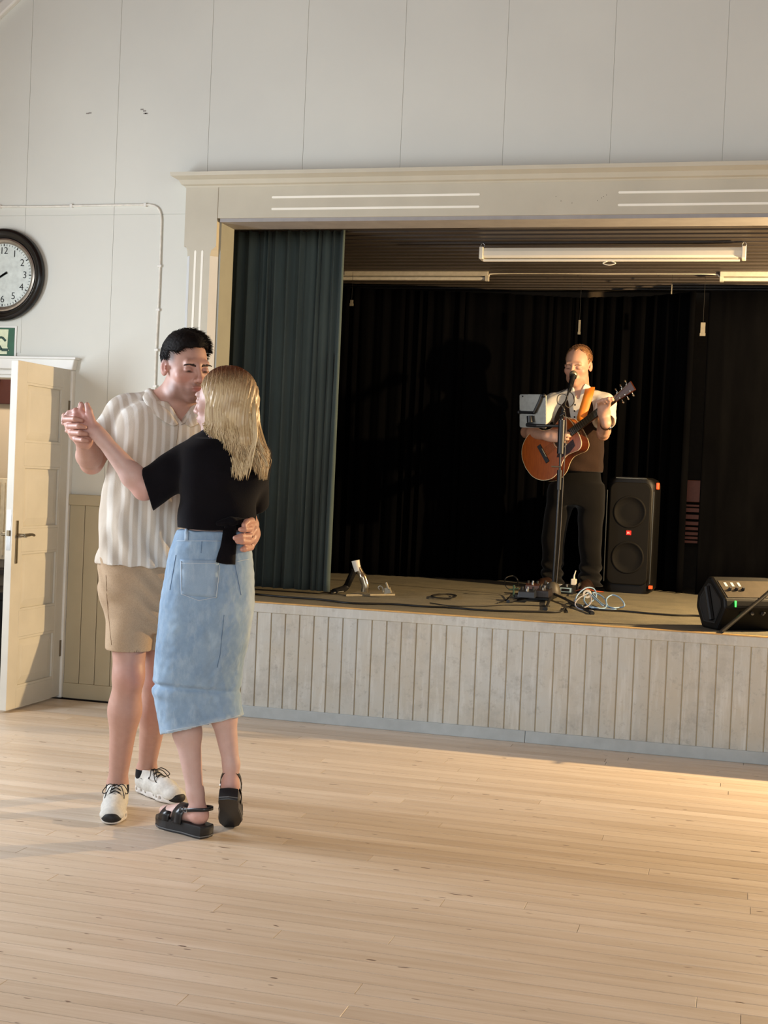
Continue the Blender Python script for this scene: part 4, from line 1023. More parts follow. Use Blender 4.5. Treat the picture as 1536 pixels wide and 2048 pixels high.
# shirt
def folds_shirt(P, th, z):
    return .0045*np.sin(th*9+6*np.sin(z*7)+z*5)*np.clip((1.45-z)/.35, 0, 1)+.003*vnoise(P, 22, 3)
def shirt():
    V = Vol()
    def torso(): V.loft([(J(300, 1128, 4.665)[2], *key(303, 1128, 4.665, 0, 0, 0)[1:3], .206, .150, aM)]+[key(*k[:3], k[3]+.016+.010*(i == 1), k[4]+.018, aM) for i, k in enumerate(tor[1:])], .03, disp=folds_shirt)
    for s_, e_, q in ((sR, eR, .66), (sL, eL, .62)):
        V.chain([nb_+(s_-nb_)*.35+np.array([0, 0, .004]), s_+np.array([0, 0, -.004])], [.062, .066], .05)
        m_ = s_+(e_-s_)*(q+.15); V.cap(s_, m_, .066, .079, .03)
    V.half(sR+(eR-sR)*.64, _n(eR-sR)+np.array([0, 0, 0])) if False else None
    # open the sleeve ends, the neck and the throat
    for s_, e_, q in ((sR, eR, .66), (sL, eL, .62)):
        u_ = _n(e_-s_); c0 = s_+(e_-s_)*q
        V.fn(lambda P, c0=c0, u_=u_: np.maximum(-((P-c0)@u_), np.linalg.norm(P-(c0+u_*.09), axis=-1)-.135), c0-.14, c0+.18, .004, True)
        V.cap(c0-u_*.03, c0+u_*.1, .062, .072, .004, True)
    n0_ = len(V.ops); torso(); V.ops[n0_] = V.ops[n0_][:3]+(.014,)+V.ops[n0_][4:]
    hz = J(300, 1128, 4.665)
    V.cap(nb_+np.array([0, 0, -.02]), nb_+np.array([0, 0, .14]), .060, .085, .01, True)
    T = Frame(nb_, fM)
    def vee(P):
        L = (P-nb_)@T.R().T; x, y, z = L[..., 0], L[..., 1], L[..., 2]
        return np.maximum(np.maximum(np.abs(x+.005)-(.060+ (z-.02)*.62), -z-.085), .01-y)*.85
    V.fn(vee, nb_-.2, nb_+.2, .006, True)
    xs = rng(-2.62, -1.72, .0055); ys = rng(4.36, 5.0, .0055); zs = rng(.90, 1.66, .005)
    me = V.mesh('shirt', xs, ys, zs); smooth_verts(me, 2, .4); P = coordsof(me); N = normalsof(me)
    # drape: long soft folds falling from the shoulder and pulled at the waist
    u = (P-MO)@lat; P += N*(.0030*np.sin(u*95+5*np.sin(P[:, 2]*6))*np.clip((1.5-P[:, 2])/.3, 0, 1)+.0055*vnoise(P*[1, 1, 1.6], 22, 1)*np.clip((1.30-P[:, 2])/.15, 0, 1)+.0022*vnoise(P*[1, 1, .4], 60, 2))[:, None]
    # flat hem: a short skirt of cloth with a slight flare
    setcoords(me, P); attrib(me, 'across', u+.02*np.abs((P-nb_)@fM)); return me
sh_o = pkid('shirt', shirt(), M_linen, man, MO)
from mathutils.bvhtree import BVHTree
bvs = BVHTree.FromPolygons([v.co+Vector(MO) for v in sh_o.data.vertices], [p.vertices[:] for p in sh_o.data.polygons])
T_ = Frame(nb_, fM)
def slab(name, pts, th, mat, parent, O, sub=0):
    """thin cloth piece through a grid of points (rows of equal length), given real thickness"""
    b = MB(); n = len(pts[0]); V = [np.asarray(p, float)-O for r in pts for p in r]; F = [(i*n+j, i*n+j+1, (i+1)*n+j+1, (i+1)*n+j) for i in range(len(pts)-1) for j in range(n-1)]
    b.add(V, F); o = link(name, b.mesh(name, mat, smooth=180), parent); md = o.modifiers.new('thick', 'SOLIDIFY'); md.thickness = th; md.offset = 0
    if sub: m2 = o.modifiers.new('round', 'SUBSURF'); m2.levels = sub; m2.render_levels = sub
    attrib(o.data, 'across', [((p+O)-MO)@lat for p in V]); return o
# camp collar: two lapels folded back along the throat, joined behind the neck
for e in (-1, 1):
    inner = [(e*.072-.0, -.045, .052), (e*.080, .0, .040), (e*.070, .050, .010), (e*.047, .088, -.030), (e*.006, .112, -.086)]
    outer = [(e*.088, -.070, .020), (e*.118, -.005, .006), (e*.122, .055, -.016), (e*.098, .098, -.058), (e*.030, .118, -.098)]
    mid = [tuple((np.array(a)+np.array(b))/2+np.array([0, .006, .008])) for a, b in zip(inner, outer)]
    def lay(p, lift):
        p = T_(*p); h = bvs.find_nearest(Vector(p)); n_ = np.array(h[1]); q_ = np.array(h[0]); n_ = n_ if h[3] is not None else n_
        return q_+n_*lift if (p-q_)@n_ < lift else p
    slab('collar', [[lay(p, .004) for p in inner], [lay(p, .011) for p in mid], [lay(p, .007) for p in outer]], .0035, M_linen, man, MO, 2)
# button band and buttons
bt = MB(); bb = MB()
for z in (-.115, -.20, -.285, -.37, -.455):
    pass
# shorts
def shorts():
    V = Vol(); w0 = key(300, 1110, 4.665, .190, .136, aM); 
    V.loft([key(296, 1262, 4.665, .120, .085, aM), key(298, 1215, 4.665, .176, .125, aM), key(300, 1160, 4.665, .192, .142, aM), w0], .03, disp=lambda P, th, z: .005*vnoise(P*np.array([1, 1, 2.2]), 18, 3)+.004*np.sin(z*75+P[..., 0]*45+2*np.sin(P[..., 0]*30))*np.clip((1.0-z)/.06, 0, 1))
    for h_, k_, px, Y, e in ((hipR, knR, 257, 4.605, 0), (hipL, knL, 318, 4.735, 1)):
        hem = J(px, 1299 if e == 0 else 1302, Y); a = aM
        V.loft([(hem[2], hem[0], hem[1], .083, .094, a), (hem[2]+.12, hem[0]+.002, hem[1]+.002, .088, .100, a), (hem[2]+.24, h_[0]+(.0 if e else .006), h_[1], .098, .115, a)], .014, disp=lambda P, th, z: .006*vnoise(P, 20, 5)+.005*np.sin(z*52+th*2.5)*np.clip((z-.80)/.08, 0, 1))
        V.loft([(hem[2]-.02, hem[0], hem[1], .073, .084, a), (hem[2]+.035, hem[0], hem[1], .072, .083, a)], .003, True)
    xs = rng(-2.55, -1.9, .0055); ys = rng(4.42, 4.95, .0055); zs = rng(.62, 1.06, .005)
    me = V.mesh('shorts', xs, ys, zs); smooth_verts(me, 1, .4); return me
so_ = pkid('shorts', shorts(), M_khaki, man, MO)
cso = caster_late(so_, sh_o)
seam('side_seam', [[(212, 1150), (214, 1200), (219, 1250), (223, 1290)]], .0012, plain('dark khaki seam', srgb(140, 116, 90), .9), .0002, man, MO, cso)
seam('placket_seam', [[(357, 852), (354, 880), (350, 902)], [(362, 850), (377, 843), (388, 840)]], .0011, plain('grey linen seam', srgb(150, 138, 122), .9), .0002, man, MO, cso)
p_ = J(212, 1118, 4.56); slab('pocket_lining', [[p_+np.array([-.004, -.012, .004]), p_+np.array([.028, -.016, -.001])], [p_+np.array([.004, -.012, -.022]), p_+np.array([.010, -.014, -.024])]], .003, M_navy, man, MO)

# running shoes
M_shoe = plain('off-white mesh and rubber', srgb(206, 204, 196), .7, nscale=90, namp=.10, bump=.25, bs=500)
M_sole = plain('white foam sole', srgb(214, 210, 204), .6, nscale=40, namp=.06)
M_rub = plain('black rubber', srgb(26, 27, 29), .6, bump=.1)
M_lace = plain('black lace', srgb(16, 15, 16), .8)
M_emb = plain('dark grey print', srgb(60, 58, 56), .7)
def trainer(parent, O, heel, toe, ank, seed=1, pitch=0.0):
    heel = np.array(heel); toe = np.array(toe); d = toe-heel; d[2] = 0; Ln = np.linalg.norm(d); fr = Frame([heel[0], heel[1], 0], d); s = .295; R = fr.R(); q = lambda x, y, z: fr(x*s/.295, y*s/.295, z*s/.295)
    up = Vol()
    up.chain([q(0, .045, .045), q(0, .11, .050), q(0, .19, .040), q(0, .245, .034)], [.037, .040, .040, .034], .03)
    up.ell(q(0, .25, .030), (.044, .040, .024), R, .02); up.ell(q(0, .042, .060), (.033, .040, .050), R, .02)
    up.cap(q(0, .055, .06), q(0, .075, .105), .037, .036, .02)
    up.half(q(0, 0, .020), (0, 0, -1)); up.cap(q(0, .045, .095), q(0, .04, .16), .030, .036, .004, True); up.half(q(0, .04, .103), _n(np.array([0, 0, 1])-fr.f*.5*0), .006)
    lo, hi = np.minimum(q(-.08, -.03, 0), np.minimum(q(.08, .33, 0), np.minimum(q(.08, -.03, 0), q(-.08, .33, 0))))-.01, np.maximum(q(-.08, -.03, .15), np.maximum(q(.08, .33, .15), np.maximum(q(.08, -.03, .15), q(-.08, .33, .15))))+.01
    g = [rng(lo[i], hi[i], .0035) for i in range(3)]
    me = up.mesh('shoe', *g); smooth_verts(me, 1, .3); sh = pkid('shoe', me, M_shoe, parent, O)
    so = Vol(); so.chain([q(0, .038, .020), q(.0, .12, .018), q(-.002, .20, .018), q(0, .252, .020)], [.036, .034, .042, .038], .03); so.half(q(0, 0, .034), (0, 0, 1), .006); so.half(q(0, 0, .003), (0, 0, -1), .004)
    for y in (.035, .07, .105, .165, .19, .215):
        for e in (-1, 1): so.cap(q(e*.030, y, .019), q(e*.08, y, .019), .0062, .0062, .002, True)
    me = so.mesh('sole', *g); pkid('sole', me, M_sole, sh, O)
    rb = Vol(); rb.ell(q(0, .268, .022), (.030, .026, .024), R, .01); rb.half(q(0, 0, .040), (0, 0, 1), .004); rb.half(q(0, 0, .0005), (0, 0, -1), .002); rb.chain([q(0, .04, .004), q(0, .14, .004), q(0, .25, .004)], [.030, .030, .036], .01); rb.half(q(0, 0, .0085), (0, 0, 1), .001) if False else None
    rb = Vol(); rb.ell(q(0, .252, .026), (.040, .0435, .030), R, .01); rb.half(q(0, .262, 0), -fr.f, .003); rb.half(q(0, 0, .044), (0, 0, 1), .004); rb.half(q(0, 0, .0), (0, 0, -1), .002)
    me = rb.mesh('toe_cap', *g); pkid('toe_cap', me, M_rub, sh, O)
    b = MB(); b.prism([(.030*math.cos(t)*(1.25 if math.sin(t) > 0 else 1.1), .142+.138*math.sin(t)) for t in [2*math.pi*i/20 for i in range(20)]], 'Z', .0, .006)
    b.v = [tuple(q(*v)-O) for v in b.v]; b.build('outsole', M_rub, sh)
    rs = random.Random(seed); lc = MB()
    for i in range(5):
        y = .098+i*.023; z = .100-i*.0064; lc.tube(bez([q(-.021, y, z-.004)-O, q(0, y+.006, z+.006)-O, q(.021, y+.010, z-.005)-O], 4), .0017, 5); lc.tube(bez([q(.021, y, z-.004)-O, q(0, y+.006, z+.0075)-O, q(-.021, y+.010, z-.005)-O], 4), .0017, 5)
    for e, a in ((1, .9), (-1, .8), (.35, 1.3)):
        pts = [q(0, .10, .098)-O, q(e*.025, .12, .112)-O, q(e*.046, .145, .092)-O, q(e*.040, .125, .078)-O, q(e*.010, .10, .097)-O]; lc.tube(bez(pts, 6), .0018, 5)
    for e in (-1, 1): lc.tube(bez([q(0, .10, .098)-O, q(e*.02, .13, .105)-O, q(e*.035, .165, .075)-O, q(e*.030, .20, .064)-O], 6), .0018, 5)
    lc.build('laces', M_lace, sh, smooth=180)
    # the looped mark on the side of the shoe
    for e in (-1, 1):
        mk = MB(); pts = [q(e*(.0405), .075+.010*math.cos(t), .060+.010*math.sin(t))-O for t in [i*math.pi/5 for i in range(9)]]; mk.tube(pts, .0015, 5); mk.tube([q(e*.0405, .080, .045)-O, q(e*.0405, .083, .052)-O, q(e*.0405, .075, .056)-O], .0014, 5); mk.build('side_mark', M_emb, sh)
    sk = Vol(); sk.cap(ank+np.array([0, 0, .035]), q(0, .05, .075), .0415, .044, .02); sk.half(ank+np.array([0, 0, -.004]), (0, 0, 1), .003)
    c0 = (ank+q(0, .05, .07))/2; g2 = [rng(c0[i]-.09, c0[i]+.09, .004) for i in range(3)]; pkid('sock', sk.mesh('sock', *g2), M_sock, sh, O)
trainer(man, MO, hlR, toR, anR, 1)
trainer(man, MO, hlL, toL, anL, 2)

# ------------------------------------------------------------------ the dancing woman
woman = thing('person', 'blonde woman in black top and light blue denim skirt, dancing with her back to us', 'person', tuple(J(415, 1660, 4.47)*[1, 1, 0]))
WO = np.array(woman.location)
hw = facing(J(446, 803, 4.425), math.radians(-121), math.radians(-4), math.radians(0)); HW = .965
angw = math.radians(-158); cW, rW = los(J(430, 950, 4.43)); fW = cW*math.cos(angw)+rW*math.sin(angw); latW = np.array([-fW[1], fW[0], 0]); aW = math.atan2(latW[1], latW[0])
torW = [(420, 1200, 4.455, .165, .125), (424, 1120, 4.45, .148, .112), (430, 1058, 4.44, .124, .088), (436, 1010, 4.435, .126, .086), (446, 950, 4.43, .146, .096), (452, 905, 4.43, .150, .092), (455, 880, 4.43, .110, .070), (452, 866, 4.43, .062, .05)]
nw = J(450, 862, 4.43)
wsL, weL, wwL = J(392, 912, 4.41), J(288, 978, 4.36), J(200, 872, 4.30)
wsR, weR, wwR = J(503, 912, 4.46), J(506, 1005, 4.60), J(440, 905, 4.80)
kL, aL_ = J(366, 1400, 4.49), J(388, 1598, 4.44)
kR, aR_ = J(438, 1370, 4.52), J(462, 1556, 4.58)
hkL, hkR = J(385, 1200, 4.46), J(440, 1200, 4.46)
def bodyW():
    V = Vol()
    V.loft([key(*k[:3], k[3]-.014, k[4]-.014, aW) for k in torW], .03)
    V.cap(nw, hw(0, -.02, -.05), .050, .047, .03)
    V.chain([nw+(wsL-nw)*.35, wsL], [.045, .046], .04); V.chain([nw+(wsR-nw)*.35, wsR], [.045, .046], .04)
    m_ = weL+(wwL-weL)*.25
    V.cap(wsL, weL, .045, .037, .03); V.cap(weL, m_, .038, .041, .02); V.cap(m_, wwL, .041, .0235, .02); V.cap(wsR, weR, .045, .036, .03); V.cap(weR, wwR, .036, .024, .02)
    for h_, k_, a_ in ((hkL, kL, aL_), (hkR, kR, aR_)):
        V.cap(h_, k_-(k_-h_)*.25, .08, .055, .04); V.cap(k_-(k_-h_)*.25, k_, .053, .0525, .03); V.cap(k_, k_+(a_-k_)*.35, .0535, .047, .03); V.cap(k_+(a_-k_)*.35, a_, .047, .0285, .03)
    # feet: left flat in its sandal, right on its toes
    V.chain([aL_, fLh, fLm, fLt], [.029, .030, .028, .019], .02); V.ell((fLm+fLt)/2, (.04, .035, .016), None, .015)
    V.chain([aR_, fRh, fRm, fRt], [.028, .029, .028, .018], .02)
    head(V, hw, HW, True, nr=.05)
    # her left hand lies in his, fingers over the top
    d = _n(J(165, 832, 4.292)-wwL); back = _n(cW*.75+np.array([0, 0, .5])+rW*.3)
    V.ecap(wwL-d*.01, wwL+d*.035, .024, .029, back, .7, .02)
    for p_ in (J(152, 822, 4.30), J(152, 834, 4.288), J(156, 846, 4.282), J(163, 856, 4.28)): V.cap(wwL+d*.02, p_, .017, .0125, .014)
    V.chain([J(152, 822, 4.30), J(138, 826, 4.305), J(128, 836, 4.305), J(126, 842, 4.30)], [.0105, .0095, .0085, .007], .004)
    V.chain([J(152, 832, 4.29), J(137, 836, 4.30), J(127, 846, 4.315)], [.0105, .0095, .0085], .004)
    V.chain([J(156, 846, 4.283), J(142, 852, 4.30), J(134, 862, 4.315)], [.0100, .0092, .008], .004)
    V.chain([wwL+d*.03, J(178, 822, 4.285), J(174, 809, 4.285)], [.016, .0115, .0088], .006)
    V.chain([J(172, 834, 4.29), J(163, 822, 4.30), J(164, 810, 4.305)], [.012, .0105, .0085], .006)
    xs = rng(J(110, 900, 4.3)[0], J(560, 900, 4.6)[0], .0054, [(-2.42, -2.24, .0034), (hw.o[0]-.11, hw.o[0]+.09, .0034)])
    ys = rng(4.20, 4.98, .0054, [(4.24, 4.34, .0036), (hw.o[1]-.09, hw.o[1]+.1, .0036)])
    zs = rng(.03, hw.o[2]+.14, .006, [(hw.o[2]-.14, hw.o[2]+.10, .0030), (1.44, 1.58, .0036), (.04, .16, .004)])
    me = V.mesh('body', xs, ys, zs); smooth_verts(me, 1, .35); P = coordsof(me); C = skin_tint(P, hw, HW, SKIN_W, cheek=.4, lips=(.55, .2, .18))
    for pt, r in ((fLh-cW*.0, .045), (fRh, .045), (weL, .05), (J(160, 835, 4.29), .07)): b_ = .75*blob(P, pt, (r, r, r))[:, None]; C = C*(1-b_)+np.array(SKIN_W)*np.array([.98, .62, .56])*b_
    paint(me, 'tint', C); return me
# sandal geometry on the ground
gh, gt = atZ(413, 1676, 0), atZ(326, 1652, 0); sdL = _n((gt-gh)*[1, 1, 0]); hL = gh*[1, 1, 0]+sdL*.035
fLh = hL+np.array([0, 0, .075])+sdL*.005; fLm = hL+sdL*.10+np.array([0, 0, .068]); fLt = hL+sdL*.185+np.array([0, 0, .058]); aL_ = np.array([*(hL+sdL*.03)[:2], .150])
tR = atZ(461, 1654, 0)*[1, 1, 0]; sdR = _n(-los(tR)[0]+rW*.06); pR = math.radians(38); fwR = sdR*math.cos(pR)-np.array([0, 0, 1])*math.sin(pR); upR = sdR*math.sin(pR)+np.array([0, 0, 1])*math.cos(pR)
hR0 = tR-fwR*.235
qR = lambda y, z: hR0+fwR*y+upR*z
fRh = qR(.035, .072); fRm = qR(.13, .066); fRt = qR(.195, .058); aR_ = qR(.04, .075)+np.array([0, 0, .075])
pkid('body', bodyW(), M_skin, woman, WO)
M_blacktop = fabric('black jersey', srgb(13, 12, 16), srgb(18, 16, 21), 260, .85, .3, sheen=.04)
def denim():
    t = NT('washed light blue denim'); v = t.coords('Object'); a = t.noise(v, 7, 5, .65); b = t.noise(t.coords('Object', (1, 1, .3)), 28, 5, .7); f = t.noise(v, 520, 2)
    at = t.node('ShaderNodeAttribute'); at.attribute_name = 'wear_and_edge_light'
    c = t.ramp(a, [(.3, srgb(118, 146, 176)), (.55, srgb(140, 166, 192)), (.75, srgb(162, 186, 206))]); c = t.mix(t.ramp(b, [(.5, (0, 0, 0, 1)), (.8, (.6, .6, .6, 1))]), c, srgb(186, 204, 218))
    c = t.mix(at.outputs['Fac'], c, srgb(205, 216, 222)); t.col(c); t.set(Roughness=.9); t.bump(t.math('ADD', f, b), .4, .0014); return t.m
M_denim = denim(); M_stitch = plain('pale denim stitching', srgb(196, 208, 218), .9); M_dseam = plain('dark denim seam', srgb(92, 118, 148), .9)
def top():
    V = Vol()
    V.loft([key(*k[:3], k[3]+.012, k[4]+.013, aW) for k in torW[2:7]], .03, disp=lambda P, th, z: .0035*vnoise(P, 24, 2)+.003*np.sin(z*46+th*2)*(z < 1.3))
    V.chain([nw+(wsL-nw)*.25, wsL], [.052, .056], .04); V.chain([nw+(wsR-nw)*.25, wsR], [.052, .056], .04)
    u = _n(weL-wsL); dn = np.array([0, 0, -1.0]); c0 = J(294, 978, 4.365)
    V.cap(wsL, wsL+u*.10, .056, .062, .03); V.ecap(wsL+u*.06+dn*.006, c0+u*.05+dn*.004, .062, .078, cW, .74, .03)
    cut = _n(J(305, 1022, 4.36)-J(283, 937, 4.36)); nr_ = _n(np.cross(cut, cW)); nr_ = nr_ if nr_@u > 0 else -nr_
    V.fn(lambda P: np.maximum(-((P-c0)@nr_), np.linalg.norm(P-(c0+nr_*.1), axis=-1)-.17), c0-.2, c0+.2, .003, True)
    V.ecap(c0-u*.012+dn*.004, c0+u*.1, .060, .064, cW, .70, .004, True)
    u2 = _n(weR-wsR); V.cap(wsR, weR, .056, .058, .03); c1 = weR+u2*.012
    V.fn(lambda P: np.maximum(-((P-c1)@u2), np.linalg.norm(P-(c1+u2*.1), axis=-1)-.15), c1-.2, c1+.2, .003, True)
    V.cap(nw+np.array([0, 0, -.012]), nw+np.array([0, 0, .1]), .052, .07, .008, True)
    xs = rng(-2.24, -1.55, .005); ys = rng(4.22, 4.80, .005); zs = rng(1.05, 1.50, .0048)
    me = V.mesh('top', xs, ys, zs); smooth_verts(me, 2, .4); P = coordsof(me); N = normalsof(me); P += N*(.0025*vnoise(P, 30, 4))[:, None]; setcoords(me, P); return me
topo = pkid('top', top(), M_blacktop, woman, WO)
# the knot of the top and its hanging tail
kd = J(462, 1048, 4.31)
# skirt
SK = [(1061, 362, 496, 4.44), (1085, 353, 497, 4.44), (1120, 343, 500, 4.45), (1165, 336, 503, 4.455), (1210, 330, 502, 4.46), (1260, 325, 495, 4.47), (1310, 320, 484, 4.48), (1350, 317, 475, 4.49), (1378, 314, 468, 4.50), (1400, 318, 467, 4.50), (1435, 325, 478, 4.51), (1475, 330, 484, 4.515)]
def skirt_key(y, l, r, Y, g=0.0):
    a, b = J(l, y, Y), J(r, y, Y); hw_ = np.linalg.norm(b-a)/2+g; ry = hw_*.80; t = abs(math.sin(math.pi-abs(angw))); rx = math.sqrt(max(1e-4, (hw_**2-(ry*t)**2)))/abs(math.cos(angw)); c = (a+b)/2
    return (c[2], c[0], c[1], rx, ry, aW)
h1, h2 = J(329, 1469, 4.40), J(483, 1434, 4.44)
def skirt():
    V = Vol()
    def dp(P, th, z):
        return .0025*vnoise(P, 18, 7)+.005*np.exp(-((z-(J(400, 1385, 4.5)[2]))/.016)**2)*np.sin(P[..., 0]*22+1)-.012*np.exp(-((z-J(400, 1377, 4.5)[2]-.02*np.sin(P[..., 0]*9))/.009)**2)
    V.loft([skirt_key(*k) for k in SK], .02, disp=dp)
    for k_, a_ in ((kR, aR_), (kL, aL_)): V.cap(k_+(a_-k_)*.0, k_+(a_-k_)*.55, .060, .060, .06)
    hn = _n(np.cross(h2-h1, [0.12, .99, 0])); hn = hn if hn[2] < 0 else -hn; hc = (h1+h2)/2
    V.half(hc, hn)
    sub = [skirt_key(*k, g=-.009) for k in SK[-3:]]; sub[0:0] = []
    for k_, a_ in ((kR, aR_), (kL, aL_)): V.cap(k_+(a_-k_)*.25, k_+(a_-k_)*.7, .050, .050, .01, True)
    z_in = [(k[0]-(.03 if i == 0 else 0), *k[1:]) for i, k in enumerate(sorted(sub))]; V.loft(z_in, .003, True)
    xs = rng(-2.10, -1.60, .0048); ys = rng(4.27, 4.70, .0048); zs = rng(.28, 1.14, .0048)
    me = V.mesh('skirt', xs, ys, zs); smooth_verts(me, 2, .4); P = coordsof(me); N = normalsof(me)
    P += N*(.0016*vnoise(P*[1, 1, .5], 70, 3)+.0012*vnoise(P, 130, 1))[:, None]; setcoords(me, P)
    hd = -((P-hc)@hn); wear_and_edge_light = np.clip(1-hd/.020, 0, 1)*(.4+.6*np.clip(.5+vnoise(P, 160), 0, 1))
    rr = (P-WO)@rW; wear_and_edge_light = np.maximum(wear_and_edge_light, .55*np.exp(-((rr-(rr.max()-.01))/.02)**2)); attrib(me, 'wear_and_edge_light', np.clip(wear_and_edge_light, 0, 1)*.7); return me  # besides hem wear, a pale lit edge is painted down the right side
skm = skirt(); sko = pkid('skirt', skm, M_denim, woman, WO)
cs_ = caster([sko])
pk = patch('pocket', [(361, 1119), (438, 1120), (433, 1196), (362, 1190)], 8, 8, .003, M_denim, .0015, woman, WO, cs_)
if pk: attrib(pk.data, 'wear_and_edge_light', [0.1]*len(pk.data.vertices))
seam('stitching', [[(334, 1462), (360, 1457), (400, 1450), (440, 1441), (478, 1431)], [(362, 1126), (432, 1127)], [(363, 1122), (363, 1188), (398, 1201), (432, 1194), (437, 1150), (438, 1130)], [(470, 1124), (497, 1118)], [(355, 1082), (448, 1082)]], .0010, M_stitch, .0032, woman, WO, cs_)
seam('seam', [[(468, 1120), (482, 1190)], [(448, 1230), (440, 1310), (434, 1335)], [(404, 1083), (402, 1106)], [(352, 1110), (340, 1180)]], .0012, M_dseam, .0004, woman, WO, cs_)
for q in ([(371, 1060), (378, 1060), (377, 1081), (370, 1081)],): 
    o_ = patch('belt_loop', q, 2, 4, .003, M_denim, .004, woman, WO, cs_)
    if o_: attrib(o_.data, 'wear_and_edge_light', [.3]*len(o_.data.vertices))
c2_ = caster([sko, topo])
def kc(x, y, l):
    p = c2_(x, y, l); return J(x, y, 4.34) if p is None else p
rows_ = []
for t_ in range(9):
    u_ = t_/8; y_ = 1044+80*u_; xl, xr_ = 449-19*u_**1.2, 470-3*u_; rows_.append([kc(xl+(xr_-xl)*k/4, y_+(5*u_)*(k/4)**.5, .010) for k in range(5)])
slab('tie_tail', rows_, .006, M_blacktop, woman, WO)
kd = kc(461, 1043, .004); V = Vol(); V.ell(kd, (.024, .014, .015), None, .01)
for sg in ([(461, 1043), (474, 1042), (487, 1041)], [(461, 1043), (448, 1045), (436, 1047)]): V.chain([kc(*q, .002) for q in sg], [.013, .011, .009], .01)
pkid('knot', V.mesh('knot', *[rng(kd[i]-.10, kd[i]+.10, .004) for i in range(3)]), M_blacktop, woman, WO)
# sandals
M_leath = plain('black patent leather', srgb(24, 25, 28), .28, nscale=20, namp=.1)
M_sandal = plain('black sandal sole', srgb(30, 31, 34), .38, bump=.05)
M_buckle = plain('steel buckle', srgb(170, 170, 170), .25, 1.0)
def sandal(heel, dr, up, O, parent, Lf=.245):
    fr = Frame(heel, dr, up); q = lambda x, y, z: fr(x, y, z)
    def outline(k=1.0, g=0.0):
        pts = [(-.034, .0), (-.037, .03), (-.034, .09), (-.042, .16), (-.040, .205), (-.024, .238), (.006, .245), (.032, .222), (.044, .18), (.040, .13), (.033, .08), (.036, .03), (.032, .0), (.0, -.008)]
        P = [Vector((x*k, y, 0)) for x, y in pts]; return P
    b = MB(); n = 14
    rings = []
    for z, g in ((0, -.003), (.005, .0), (.030, .002), (.040, .001), (.044, -.002)):
        rings.append([q(p.x*(1+g*12), .118+(p.y-.118)*(1+g*6), z)-O for p in outline()])
    b.loft(rings); so = b.build('sandal', M_sandal, parent, smooth=50)
    w = MB(); rings = []
    for z in (.006, .010): rings.append([q(p.x*1.03, .118+(p.y-.118)*1.016, z)-O for p in outline()])
    w.loft(rings, cap=False); w.build('welt', plain('grey welt', srgb(96, 98, 100), .5), so)
    def strap(pts, wd, th=.003):
        P = [np.array(v) for v in bez([Vector(v) for v in pts], 6)]; rows = []
        for i, p in enumerate(P):
            t = _n(P[min(i+1, len(P)-1)]-P[max(0, i-1)]); rows.append([q(*(p+np.array(wd[0])*k))-O for k in (-.5, 0, .5)])
        return rows
    s1 = [(-.043, .180, .036), (-.037, .175, .064), (0, .172, .082), (.037, .175, .062), (.043, .180, .036)]
    s2 = [(-.040, .118, .036), (-.036, .112, .078), (0, .104, .104), (.036, .112, .076), (.038, .118, .036)]
    for s_, wd in ((s1, (0, .048, 0)), (s2, (0, .050, 0))):
        o = slab('strap', [[v for v in r] for r in strap(s_, [wd])], .003, M_leath, so, np.zeros(3))
    s3 = [(-.036, .105, .085), (-.036, .04, .098), (-.022, -.004, .104), (.0, -.012, .105), (.022, -.004, .104), (.036, .04, .098), (.036, .105, .085)]
    slab('heel_strap', strap(s3, [(0, 0, .013)]), .003, M_leath, so, np.zeros(3))
    for e in (-1, 1):
        bk = MB(); c = np.array([e*.0385, .075, .093])
        bk.tube([q(*(c+np.array([0, .009*a, .008*b_])))-O for a, b_ in ((-1, -1), (1, -1), (1, 1), (-1, 1), (-1, -1))], .0012, 5); bk.build('buckle', M_buckle, so)
sandal(hL-sdL*.035+np.array([0, 0, 0.001]), sdL, (0, 0, 1), WO, woman)
sandal(hR0, fwR, upR, WO, woman)

